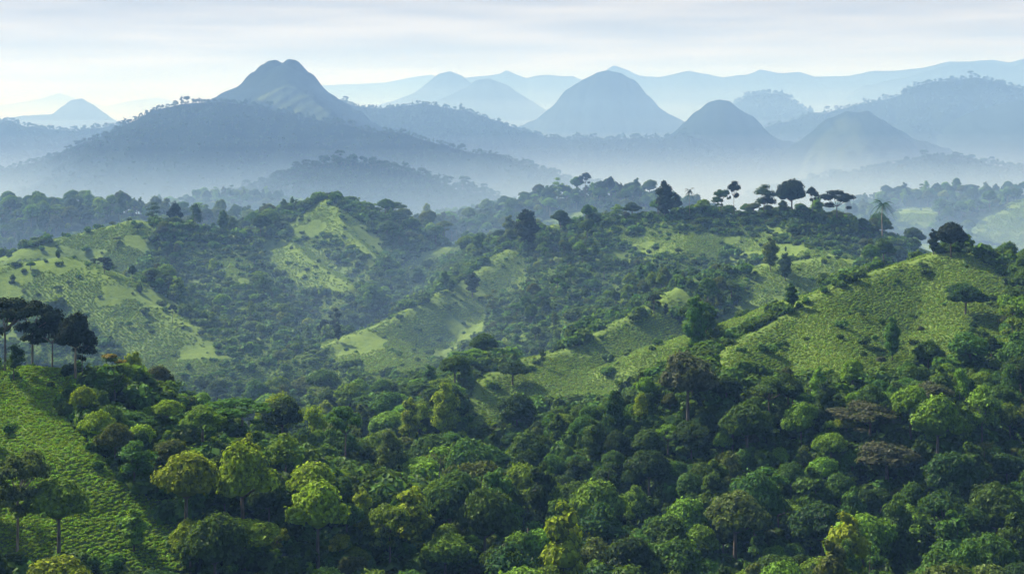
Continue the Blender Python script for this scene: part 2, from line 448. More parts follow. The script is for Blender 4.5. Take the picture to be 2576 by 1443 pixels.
def build_land():
    ca = np.concatenate([np.linspace(-180, -34, 36)[:-1], np.linspace(-34, -24, 30)[:-1], np.linspace(-24, 24, 760), np.linspace(24, 34, 30)[1:], np.linspace(34, 180, 36)[1:-1]])
    rr = np.concatenate([np.linspace(2, 240, 26)[:-1], np.geomspace(240, 1750, 560), np.geomspace(1750, 12600, 40)[1:]])
    A, RR = np.meshgrid(np.radians(ca), rr, indexing='ij')
    x = RR * np.sin(A); y = RR * np.cos(A)
    z = land(x, y)
    # the polar sheet stays inside the haze
    sc = np.minimum(1, 8900 / np.maximum(np.abs(x), 1)); sc2 = np.where(y < 0, np.minimum(1, 380 / np.maximum(-y, 1)), 1)
    x2 = x * np.minimum(sc, sc2); y2 = y * np.minimum(sc, sc2)
    na, nr = A.shape
    V = np.stack([x2.ravel(), y2.ravel(), z.ravel()], 1)
    V = np.concatenate([V, [[0, 0, -104.0]]])
    i, j = np.meshgrid(np.arange(na), np.arange(nr - 1), indexing='ij')
    i2 = (i + 1) % na
    F = np.stack([i * nr + j, i * nr + j + 1, i2 * nr + j + 1, i2 * nr + j], -1).reshape(-1, 4)
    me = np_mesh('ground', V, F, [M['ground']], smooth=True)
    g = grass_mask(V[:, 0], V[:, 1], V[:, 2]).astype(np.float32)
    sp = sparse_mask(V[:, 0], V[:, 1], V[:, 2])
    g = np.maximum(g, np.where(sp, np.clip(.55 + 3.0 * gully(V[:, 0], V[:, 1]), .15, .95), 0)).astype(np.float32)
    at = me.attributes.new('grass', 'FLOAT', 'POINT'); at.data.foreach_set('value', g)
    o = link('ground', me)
    tag(o, 'rolling green valley floor and hillsides under the trees and pastures', 'ground', kind='structure')
    return x, y, z, ca, rr
LX, LY, LZ, LCA, LRR = build_land()

def land_at(x, y):
    return land(np.asarray(x, float), np.asarray(y, float))

# ------------------------------------------------------------------ mountains behind
def mountain(pts, k, r, label, floor=-220, name='mountain', amp=.12, grain=160, nx=260, ny=110, front=None, back=None, grassf=None, extra=(), cat='mountain', sy=.62):
    k = k * 1.6; r = r * .3
    W = [P(*p) for p in pts]
    xs = [p[0] for p in W]; zs = [p[2] for p in W]; ys = [p[1] for p in W]
    top = max(zs); fall = (top - floor) / (k * sy)
    x0, x1 = min(xs) - fall * .9, max(xs) + fall * .9
    y0, y1 = min(ys) - (front or fall), max(ys) + (back or fall * .7)
    gx, gy = np.meshgrid(np.linspace(x0, x1, nx), np.linspace(y0, y1, ny), indexing='ij')
    near = ridge_field(gx, gy, W, k, r, sy)
    for ep, ek, er in extra:
        near = np.maximum(near, ridge_field(gx, gy, [P(*p) for p in ep], ek, er))
    # gullies deepen down the flanks; the crest keeps its line
    crest = np.clip((ridge_field(gx, gy, W, 0, 1) - near) / (0.35 * (top - floor) + 1), 0, 1)
    n = fbm(gx / grain, gy / (grain * 1.6), 5, True) + .5 * fbm(gx / (grain * .3), gy / (grain * .4), 4)
    z = near + n * (top - floor) * amp * crest + fbm(gx / 23, gy / 23, 2) * 1.5 + crest * 9 * fbm(gx / 55, gy / 70, 4, True)
    z = np.maximum(z, floor)
    V = np.stack([gx.ravel(), gy.ravel(), z.ravel()], 1)
    i, j = np.meshgrid(np.arange(nx - 1), np.arange(ny - 1), indexing='ij')
    F = np.stack([i * ny + j, (i + 1) * ny + j, (i + 1) * ny + j + 1, i * ny + j + 1], -1).reshape(-1, 4)
    me = np_mesh(name, V, F, [M['mount']], smooth=True)
    px, py = proj(V[:, 0], V[:, 1], V[:, 2])
    if grassf is not None: g = grassf(V[:, 0], V[:, 1], V[:, 2], px, py)
    else: g = np.clip(fbm(V[:, 0] / 90, V[:, 1] / 90, 4) * 1.4 - .4, 0, .35)
    at = me.attributes.new('grass', 'FLOAT', 'POINT'); at.data.foreach_set('value', g.astype(np.float32))
    o = link(name, me)
    tag(o, label, cat, kind='structure')
    return gx, gy, z, W

def fan(x, y, z, px, py):
    g = in_poly(px, py, [(640, 250), (700, 222), (725, 212), (775, 240), (850, 305), (760, 300), (680, 262)]).astype(float)
    return g * (.55 + .35 * np.sin((px * .55 + py * .9) / 4.0 + 2 * fbm(x / 60, y / 60, 2)))

SCAT = []   # mountains that carry trees: (grid, tree step)
m1 = mountain([(-500, 500, 2250), (-200, 450, 2220), (0, 428, 2200), (80, 412, 2200), (150, 400, 2200), (230, 362, 2200), (300, 335, 2200), (360, 300, 2200), (400, 277, 2200),
               (460, 262, 2200), (560, 256, 2200), (640, 270, 2200), (720, 288, 2200), (840, 312, 2200), (900, 327, 2200), (1000, 340, 2200),
               (1100, 362, 2180), (1200, 395, 2160), (1300, 418, 2140), (1420, 448, 2120), (1520, 480, 2100)], .42, 30,
              'broad blue wooded ridge in front of the split-topped mountain', nx=520, ny=190, amp=.11, grain=170)
SCAT.append((m1, 1.0))
main = mountain([(520, 262, 2620), (560, 240, 2620), (595, 224, 2620), (640, 182, 2620), (665, 162, 2620), (680, 153, 2620), (692, 151, 2620), (708, 158, 2620), (716, 158, 2620), (728, 149, 2620), (740, 151, 2620), (752, 165, 2620), (768, 183, 2620), (776, 184, 2620),
                 (800, 215, 2620), (830, 262, 2620), (870, 330, 2620)], 1.0, 40,
                'tall blue mountain with two rounded tops and a pale ribbed apron', amp=.10, grain=120, nx=420, ny=200, grassf=fan,
                extra=[([(712, 165, 2600), (725, 216, 2440), (790, 270, 2380)], .75, 22)])
m2 = mountain([(780, 205, 2950), (830, 250, 2950), (900, 268, 2950), (960, 274, 2950), (1010, 266, 2950), (1060, 260, 2950), (1110, 268, 2950), (1180, 282, 2950), (1250, 308, 2950),
               (1350, 338, 2950), (1450, 355, 2950), (1560, 357, 2950), (1660, 357, 2950), (1720, 345, 2960), (1800, 360, 2980), (1950, 380, 3000)], .5, 30,
              'long blue forested ridge sloping down behind the wooded one', nx=420, ny=130)
SCAT.append((m2, 1.0))
low = mountain([(560, 505, 1760), (660, 465, 1760), (760, 425, 1760), (850, 407, 1760), (930, 412, 1760), (1020, 432, 1760), (1120, 465, 1760), (1260, 510, 1760)], .40, 25,
               'low hazy foothill in the mist below the wooded ridge', nx=220, ny=110, amp=.14, grain=90, name='hill', cat='hill')
SCAT.append((low, 1.3))
mr = mountain([(1660, 356, 3080), (1700, 332, 3080), (1725, 312, 3080), (1755, 282, 3080), (1785, 257, 3080), (1808, 250, 3080), (1832, 255, 3080), (1860, 276, 3080), (1885, 290, 3080), (1915, 325, 3080), (1945, 345, 3080), (2000, 362, 3080), (2120, 385, 3080), (2300, 410, 3080), (2500, 430, 3080)],
              .85, 25, 'dark blue sugarloaf hill beside the right-hand range', nx=200, ny=110, amp=.09)
mc = mountain([(1290, 335, 4100), (1340, 305, 4100), (1385, 270, 4100), (1430, 225, 4100), (1470, 200, 4100), (1505, 182, 4100), (1530, 177, 4100), (1560, 184, 4100), (1590, 200, 4100), (1625, 240, 4100), (1655, 272, 4100), (1700, 295, 4100), (1730, 308, 4100)],
              .9, 45, 'large smooth sugarloaf mountain rising alone above the mist', nx=220, ny=110, amp=.07, grain=200)
mdome = mountain([(1800, 300, 4300), (1840, 268, 4300), (1880, 243, 4300), (1925, 234, 4300), (1965, 238, 4300), (2005, 262, 4300), (2050, 292, 4300)],
                 .8, 40, 'flat-domed hazy mountain behind the dark sugarloaf hill', nx=180, ny=90, amp=.07, grain=200)
SCAT.append((mdome, 1.6))
mrt = mountain([(1880, 350, 3500), (1940, 325, 3500), (2000, 308, 3500), (2060, 290, 3500), (2120, 275, 3500), (2200, 258, 3500), (2262, 243, 3500), (2300, 218, 3500), (2350, 206, 3500), (2400, 203, 3500), (2450, 195, 3500),
                (2500, 205, 3500), (2545, 218, 3500), (2620, 235, 3500), (2800, 290, 3500)], .6, 35,
               'long stepped blue mountain with a wooded crest at the right', nx=320, ny=130, amp=.1)
SCAT.append((mrt, 1.3))
ms = mountain([(2010, 365, 2950), (2050, 330, 2950), (2090, 297, 2950), (2130, 280, 2950), (2158, 284, 2950), (2180, 278, 2950), (2215, 300, 2950), (2290, 345, 2950), (2380, 380, 2950)],
              .62, 22, 'hazy green-sided peak low in front of the stepped mountain', nx=220, ny=110, amp=.12, grain=110,
              grassf=lambda x, y, z, px, py: in_poly(px, py, [(2040, 370), (2110, 300), (2160, 295), (2200, 400), (2100, 480), (2000, 450)]) * .4)
me_ = mountain([(2330, 350, 3300), (2440, 285, 3300), (2520, 262, 3300), (2620, 250, 3300), (2800, 260, 3300)], .5, 35,
               'dark blue shoulder of land leaving the view at the right edge', nx=160, ny=90, name='hill', cat='hill')
me2 = mountain([(1880, 500, 2350), (2050, 460, 2350), (2200, 425, 2350), (2330, 400, 2350), (2420, 400, 2350), (2560, 430, 2350), (2800, 430, 2350)], .38, 30,
               'faint misty foothill beyond the pale pasture', nx=220, ny=110, amp=.16, grain=110, name='hill', cat='hill')
SCAT.append((me2, 1.3))
mlf = mountain([(-300, 320, 3000), (-60, 312, 3000), (20, 302, 3000), (60, 318, 3000), (120, 326, 3000), (190, 330, 3000), (260, 322, 3000), (310, 312, 3000), (400, 330, 3000)], .5, 30,
               'level tree-lined blue ridge at the left edge', nx=240, ny=90)
SCAT.append((mlf, 1.2))
mls = mountain([(-60, 310, 5200), (60, 292, 5200), (130, 290, 5200), (160, 268, 5200), (182, 252, 5200), (205, 248, 5200), (230, 262, 5200), (262, 285, 5200), (300, 312, 5200)],
               .8, 40, 'small hazy two-stepped peak above the tree-lined ridge', nx=180, ny=80, amp=.06, grain=240)
mountain([(-500, 290, 11500), (-200, 275, 11500), (30, 262, 11500), (100, 250, 11500), (150, 234, 11500), (200, 252, 11500), (270, 268, 11500), (340, 252, 11500), (400, 246, 11500), (480, 270, 11500)], .5, 60,
         'faintest far range behind the small two-stepped peak', nx=160, ny=50, amp=.05, grain=400)
mountain([(960, 265, 6300), (1040, 235, 6300), (1085, 205, 6300), (1110, 184, 6300), (1132, 179, 6300), (1155, 188, 6300), (1195, 222, 6300), (1260, 270, 6300)], .6, 50,
         'pointed hazy peak right of the split-topped mountain', nx=160, ny=60, amp=.04, grain=300)
mountain([(1040, 290, 5600), (1110, 250, 5600), (1170, 222, 5600), (1205, 200, 5600), (1230, 197, 5600), (1270, 212, 5600), (1330, 250, 5600), (1390, 285, 5600)], .6, 50,
         'second hazy peak with long gentle flanks left of the lone sugarloaf', nx=160, ny=60, amp=.04, grain=300)
mountain([(1140, 200, 7700), (1185, 194, 7700), (1235, 189, 7700), (1256, 186, 7700), (1275, 177, 7700), (1300, 188, 7700), (1325, 197, 7700), (1350, 190, 7700), (1380, 188, 7700), (1410, 192, 7700), (1440, 192, 7700), (1500, 215, 7700)], .5, 40,
         'pale uneven far range between the pointed peak and the sugarloaf', nx=220, ny=50, amp=.03, grain=300)
mountain([(600, 230, 10300), (820, 215, 10300), (900, 212, 10300), (970, 208, 10300), (1040, 194, 10300), (1085, 188, 10300), (1130, 205, 10300), (1250, 230, 10300)], .5, 50,
         'palest low far range right beside the split-topped mountain', nx=200, ny=50, amp=.03, grain=300)
mountain([(1480, 200, 7200), (1520, 180, 7200), (1546, 165, 7200), (1575, 175, 7200), (1610, 192, 7200), (1660, 194, 7200), (1700, 186, 7200), (1735, 178, 7200), (1770, 186, 7200), (1820, 196, 7200),
          (1850, 190, 7200), (1880, 190, 7200), (1915, 175, 7200), (1960, 184, 7200), (2010, 182, 7200), (2050, 194, 7200), (2100, 192, 7200), (2140, 192, 7200), (2190, 180, 7200), (2260, 178, 7200), (2320, 172, 7200),
          (2390, 155, 7200), (2440, 155, 7200), (2500, 150, 7200), (2540, 158, 7200), (2576, 148, 7200), (2650, 120, 7200), (2800, 140, 7200)], .5, 40,
         'long pale far range along the skyline at the right', nx=420, ny=60, amp=.03, grain=300)
mountain([(2180, 215, 6500), (2280, 195, 6500), (2400, 160, 6500), (2500, 160, 6500), (2555, 168, 6500), (2600, 140, 6500), (2800, 140, 6500)], .5, 60,
         'nearer pale range below the right end of the skyline', nx=220, ny=60, amp=.04, grain=300)

# ------------------------------------------------------------------ tree prototypes
def ico(sub=1):
    import bmesh
    bm = bmesh.new(); bmesh.ops.create_icosphere(bm, subdivisions=sub, radius=1)
    v = np.array([q.co[:] for q in bm.verts]); f = np.array([[q.index for q in fc.verts] for fc in bm.faces]); bm.free()
    return v, f
ICO_V, ICO_F = ico(2)

def leaf_quads(C, N, size, rg, asp=1.5):
    n = len(C)
    N = N / np.linalg.norm(N, axis=1, keepdims=True)
    T = rg.normal(size=(n, 3)); T[:, 2] -= .5
    T -= (T * N).sum(1, keepdims=True) * N; T /= np.linalg.norm(T, axis=1, keepdims=True) + 1e-9
    B = np.cross(N, T)
    s = size * rg.uniform(.6, 1.35, (n, 1))
    a = C - T * s * asp * .5; c = C + T * s * asp * .5 - N * s * .18
    b = C + B * s * .5 + N * s * .08; d = C - B * s * .5 + N * s * .08
    V = np.stack([a, b, c, d], 1).reshape(-1, 3)
    F = np.arange(n * 4).reshape(n, 4)
    return V, F

def crown_geo(lobes, leaf, dens, seed, under=-.30, core=.80, jit=.10):
    rg = np.random.default_rng(seed)
    Vs, Fs = [], []; off = 0
    L = np.array(lobes)
    for li, (cx, cy, cz, rx, ry, rz) in enumerate(lobes):
        area = 2 * math.pi * ((rx * ry) + (rx * rz + ry * rz)) / 2
        n = int(area / (leaf * leaf * .75) * dens * 1.15)
        p = rg.normal(size=(n, 3)); p /= np.linalg.norm(p, axis=1, keepdims=True)
        p[:, 2] = np.where(p[:, 2] < under, -p[:, 2] * rg.uniform(.2, 1, n), p[:, 2])
        rad = 1 + rg.normal(0, jit, n) - .05
        # knobbly surface: bumps within the lobe
        bump = .10 * np.sin(p[:, 0] * 7 + li * 2) * np.sin(p[:, 1] * 7 + li) + .07 * np.sin(p[:, 2] * 9 + p[:, 0] * 5)
        rad = rad + bump
        C = np.array([cx, cy, cz]) + p * np.array([rx, ry, rz]) * rad[:, None]
        ok = np.ones(n, bool)
        for lj in range(len(L)):
            if lj == li: continue
            q = (C - L[lj, :3]) / (L[lj, 3:] * .82)
            ok &= (q * q).sum(1) > 1
        C, pp = C[ok], p[ok]
        N = pp / np.array([rx, ry, rz]); N /= np.linalg.norm(N, axis=1, keepdims=True)
        N = N + np.array([0, 0, .35]) + rg.normal(0, .38, N.shape)
        v, f = leaf_quads(C, N, leaf, rg)
        Vs.append(v); Fs.append(f + off); off += len(v)
        # inner mass of foliage, as quads (degenerate-free: icosphere triangles become quads by a midpoint)
        if core > 0:
            cv = ICO_V * np.array([rx, ry, rz]) * core * (1 + rg.normal(0, .05, (len(ICO_V), 1))) + np.array([cx, cy, cz])
            tri = ICO_F
            mid = (cv[tri[:, 0]] + cv[tri[:, 2]]) / 2
            v = np.concatenate([cv, mid]); m = len(cv) + np.arange(len(tri))
            f = np.stack([tri[:, 0], tri[:, 1], tri[:, 2], m], 1)
            Vs.append(v); Fs.append(f + off); off += len(v)
    return np.concatenate(Vs), np.concatenate(Fs)

def tube_geo(paths, seg=6):
    """paths: list of [(x,y,z,r), ...]"""
    Vs, Fs = [], []; off = 0
    ang = np.linspace(0, 2 * math.pi, seg, endpoint=False)
    for path in paths:
        n = len(path)
        for x, y, z, r in path:
            pass
        pts = np.array([p[:3] for p in path]); rad = np.array([p[3] for p in path])
        for i in range(n):
            t = pts[min(i + 1, n - 1)] - pts[max(i - 1, 0)]; t = t / (np.linalg.norm(t) + 1e-9)
            u = np.cross(t, [0.3, 1, 0.1]); u /= np.linalg.norm(u) + 1e-9; w = np.cross(t, u)
            Vs.append(pts[i] + rad[i] * (np.cos(ang)[:, None] * u + np.sin(ang)[:, None] * w))
        for i in range(n - 1):
            for s in range(seg):
                a = off + i * seg + s; b = off + i * seg + (s + 1) % seg
                Fs.append((a, b, b + seg, a + seg))
        off += n * seg
    return np.concatenate(Vs), np.array(Fs)

def trunk_geo(lobes, h_fork, r0, seed, lean=(0, 0), ntr=1, spread=.5):
    rg = random.Random(seed)
    paths = []
    ls = sorted(lobes, key=lambda l: -l[3] * l[4])[:7]
    for q in range(ntr):
        ox, oy = (0, 0) if ntr == 1 else (math.cos(q * 2.4) * spread, math.sin(q * 2.4) * spread)
        tp = (ox + lean[0], oy + lean[1], h_fork)
        paths.append([(ox, oy, -1.2, r0 * 1.35), (ox * 1.02, oy, .4, r0 * 1.05), (ox + lean[0] * .4 + rg.uniform(-.12, .12), oy + lean[1] * .4 + rg.uniform(-.12, .12), h_fork * .5, r0 * .85), (*tp, r0 * .7)])
        for k, l in enumerate(ls):
            if ntr > 1 and k % ntr != q: continue
            mxp = ((tp[0] + l[0]) / 2 + rg.uniform(-.2, .2), (tp[1] + l[1]) / 2 + rg.uniform(-.2, .2), (tp[2] * .55 + l[2] * .45))
            paths.append([(*tp, r0 * .5), (*mxp, r0 * .38), (l[0], l[1], l[2], r0 * .15)])
    return tube_geo(paths)

def lobes_dome(seed, W=5.0, H=4.2, base=6.0, n=9, flat=1.0):
    rg = random.Random(seed); L = [(0, 0, base + H * .35, W * .62, W * .62, H * .60 * flat)]
    for i in range(n):
        a = i * 2.399 + rg.uniform(-.3, .3); q = math.sqrt((i + .6) / n)
        rr_ = W * .66 * q; s = rg.uniform(.26, .42) * W
        L.append((math.cos(a) * rr_, math.sin(a) * rr_, base + H * (.78 - .62 * q * q) * flat + rg.uniform(-.4, .4), s, s * rg.uniform(.85, 1.1), s * rg.uniform(.62, .85) * flat))
    return L
def lobes_tall(seed, W=3.4, H=9, base=3.0, n=10):
    rg = random.Random(seed); L = []
    for i in range(n):
        t = i / (n - 1); a = i * 2.4; w = W * (math.sin(math.pi * (.18 + .72 * t)) ** .8)
        L.append((math.cos(a) * w * .42, math.sin(a) * w * .42, base + t * H, w * .62, w * .62, w * .55))
    return L
def lobes_umbrella(seed, W=6.5, base=10.0, n=9, tiers=1):
    rg = random.Random(seed); L = []
    for q in range(tiers):
        w = W * (1 - .25 * q); b = base - q * 2.4
        ox, oy = (rg.uniform(-.6, .6), rg.uniform(-.6, .6)) if q == 0 else (rg.uniform(-2.5, 2.5), rg.uniform(-2.5, 2.5))
        for i in range(n + 3):
            a = i * 2.399 + rg.uniform(-.35, .35); rq = math.sqrt((i + .4) / (n + 3)) * rg.uniform(.8, 1.12)
            s = w * rg.uniform(.17, .36)
            L.append((ox + math.cos(a) * w * .72 * rq, oy + math.sin(a) * w * .72 * rq, b + w * .30 * (1 - rq * rq) + rg.uniform(-.5, .5), s * rg.uniform(.85, 1.25), s, s * rg.uniform(.38, .62)))
        for i in range(3):
            a = rg.uniform(0, 6.28); s = w * rg.uniform(.12, .2)
            L.append((ox + math.cos(a) * w * .6, oy + math.sin(a) * w * .6, b - w * rg.uniform(.15, .35), s * 1.3, s * 1.3, s * .7))
    return L
def lobes_loose(seed, W=4.2, H=6.0, base=4.5, n=13):
    rg = random.Random(seed); L = []
    for i in range(n):
        a = rg.uniform(0, 6.28); t = rg.random(); w = W * math.sin(math.pi * (.15 + .75 * t)); q = rg.uniform(.25, .8)
        s = rg.uniform(.9, 1.7)
        L.append((math.cos(a) * w * q, math.sin(a) * w * q, base + t * H, s * 1.15, s * 1.15, s * .75))
    return L
def lobes_shrub(seed, W=1.6):
    rg = random.Random(seed)
    return [(rg.uniform(-.7, .7) * W, rg.uniform(-.7, .7) * W, W * rg.uniform(.45, .8), W * rg.uniform(.5, .75), W * rg.uniform(.5, .75), W * rg.uniform(.45, .7)) for _ in range(4)]

class Proto: pass
PRO = {}
def proto(kind, lobes, fork, r0, leaf, seed, dens=1.0, n_tr=1, lean=(0, 0), **kw):
    p = Proto()
    cv, cf = crown_geo(lobes, leaf, dens, seed, **kw)
    tv, tf = trunk_geo(lobes, fork, r0, seed, lean, n_tr)
    p.crown = (cv, cf); p.trunk = (tv, tf)
    p.width = np.ptp(cv[:, 0]); p.h = cv[:, 2].max(); p.cz = (cv[:, 2].max() + cv[:, 2].min()) / 2; p.ch = np.ptp(cv[:, 2])
    p.kind = kind; p.cm = None; p.tm = None
    PRO.setdefault(kind, []).append(p)
    return p
def meshes(p, name):
    if p.cm is None:
        p.cm = np_mesh(p.kind + '_crown', *p.crown, [M['mid green']])
        p.tm = np_mesh(p.kind + '_trunk', *p.trunk, [M['bark']], smooth=True)
    return p.cm, p.tm

LEAF = .46
for s in range(5):
    rg = random.Random(s)
    proto('domed', lobes_dome(s, W=5 * rg.uniform(.9, 1.15), H=4.2 * rg.uniform(.85, 1.35), n=8 + s * 2), 5.5, .32, LEAF * .92, s, dens=1.7, core=.72)
for s in range(3):
    proto('tall', lobes_tall(20 + s, W=3.0 + .5 * s, H=8.5 + s, n=9 + s), 3.5, .26, LEAF, 20 + s)
for s in range(3):
    proto('spreading', lobes_umbrella(30 + s, W=5.6 + s * .5, base=8.5, n=9 + 2 * s, tiers=1 + (s % 2)), 6.5, .26, LEAF * .9, 30 + s, core=.7, under=-.5)
for s in range(3):
    proto('loose', lobes_loose(40 + s, H=6 + s), 5.0, .2, LEAF * .85, 40 + s, dens=.8, core=.62, under=-.7, jit=.2)
for s in range(3):
    proto('shrub', lobes_shrub(50 + s), .8, .10, .34, 50 + s)

def palm_geo(seed, h=11, nf=17, fl=4.6):
    rg = random.Random(seed); Vs, Fs = [], []; off = 0
    ng = np.random.default_rng(seed)
    for i in range(nf):
        a = i * 2.399; up = rg.uniform(-.35, 1.0)
        C, N, T = [], [], []
        for s in np.linspace(.08, 1, 16):
            rr_ = fl * s * math.cos(up * .7) ; zz = h + fl * (math.sin(up) * s - .75 * s * s * (1.1 - .3 * up))
            c = np.array([math.cos(a) * rr_, math.sin(a) * rr_, zz])
            for sd in (-1, 1):
                side = np.array([-math.sin(a), math.cos(a), 0]) * sd
                ln = .95 * math.sin(math.pi * min(1, .15 + s * .8)) + .15
                tip = c + side * ln * .85 + np.array([math.cos(a), math.sin(a), 0]) * ln * .45 + np.array([0, 0, -.35 * ln])
                w = np.array([math.cos(a), math.sin(a), -.3]) * .13
                Vs += [c - w, c + w, tip + w * .3, tip - w * .3]; Fs.append((off, off + 1, off + 2, off + 3)); off += 4
        # rib
    tv, tf = tube_geo([[(0, 0, -1, .26), (.1, 0, h * .3, .17), (.25, .05, h * .7, .14), (0, 0, h, .13)]])
    return (np.array(Vs), np.array(Fs)), (tv, tf)
for s in range(2):
    p = Proto(); p.crown, p.trunk = palm_geo(70 + s)
    p.width = 9; p.h = 12.5; p.cz = 11; p.ch = 5; p.kind = 'palm'; p.cm = p.tm = None
    PRO.setdefault('palm', []).append(p)

# ------------------------------------------------------------------ scatter by geometry nodes (for what nobody could count)
def scatter(name, pts, rotz, scl, idx, protos, label, cat, tilt=None):
    """protos: list of (verts, quads, mats, material index)"""
    c = bpy.data.collections.new(name + '_kinds')
    for i, (v, f, mats, mi) in enumerate(protos):
        me = np_mesh('%s_kind_%02d' % (name, i), v, f, mats, mi)
        c.objects.link(bpy.data.objects.new('%s_kind_%02d' % (name, i), me))
    me = bpy.data.meshes.new(name)
    pts = np.asarray(pts, np.float32); n = len(pts)
    me.vertices.add(n); me.vertices.foreach_set('co', pts.ravel())
    rv = np.zeros((n, 3), np.float32); rv[:, 2] = rotz
    if tilt is not None: rv[:, :2] = tilt
    a = me.attributes.new('rot', 'FLOAT_VECTOR', 'POINT'); a.data.foreach_set('vector', rv.ravel())
    sv = np.asarray(scl, np.float32)
    if sv.ndim == 1: sv = np.stack([sv, sv, sv], 1)
    a = me.attributes.new('scl', 'FLOAT_VECTOR', 'POINT'); a.data.foreach_set('vector', np.ascontiguousarray(sv).ravel())
    a = me.attributes.new('idx', 'INT', 'POINT'); a.data.foreach_set('value', np.asarray(idx, np.int32))
    o = link(name, me)
    ng = bpy.data.node_groups.new(name, 'GeometryNodeTree')
    ng.interface.new_socket('Geometry', in_out='INPUT', socket_type='NodeSocketGeometry')
    ng.interface.new_socket('Geometry', in_out='OUTPUT', socket_type='NodeSocketGeometry')
    gi = ng.nodes.new('NodeGroupInput'); go = ng.nodes.new('NodeGroupOutput')
    ci = ng.nodes.new('GeometryNodeCollectionInfo')
    ci.inputs['Collection'].default_value = c
    ci.inputs['Separate Children'].default_value = True; ci.inputs['Reset Children'].default_value = True
    ip = ng.nodes.new('GeometryNodeInstanceOnPoints'); ip.inputs['Pick Instance'].default_value = True
    def na(nm, ty):
        q = ng.nodes.new('GeometryNodeInputNamedAttribute'); q.data_type = ty; q.inputs['Name'].default_value = nm; return q
    er = ng.nodes.new('FunctionNodeEulerToRotation')
    ng.links.new(na('rot', 'FLOAT_VECTOR').outputs['Attribute'], er.inputs[0])
    ng.links.new(gi.outputs[0], ip.inputs['Points']); ng.links.new(ci.outputs[0], ip.inputs['Instance'])
    ng.links.new(na('idx', 'INT').outputs['Attribute'], ip.inputs['Instance Index'])
    ng.links.new(er.outputs[0], ip.inputs['Rotation'])
    ng.links.new(na('scl', 'FLOAT_VECTOR').outputs['Attribute'], ip.inputs['Scale'])
    ng.links.new(ip.outputs[0], go.inputs[0])
    md = o.modifiers.new('scatter', 'NODES'); md.node_group = ng
    tag(o, label, cat, kind='stuff')
    return o
def joined(p, cmat, tmat):
    cv, cf = p.crown; tv, tf = p.trunk
    return (np.concatenate([cv, tv]), np.concatenate([cf, tf + len(cv)]), [cmat, tmat], np.concatenate([np.zeros(len(cf)), np.ones(len(tf))]))

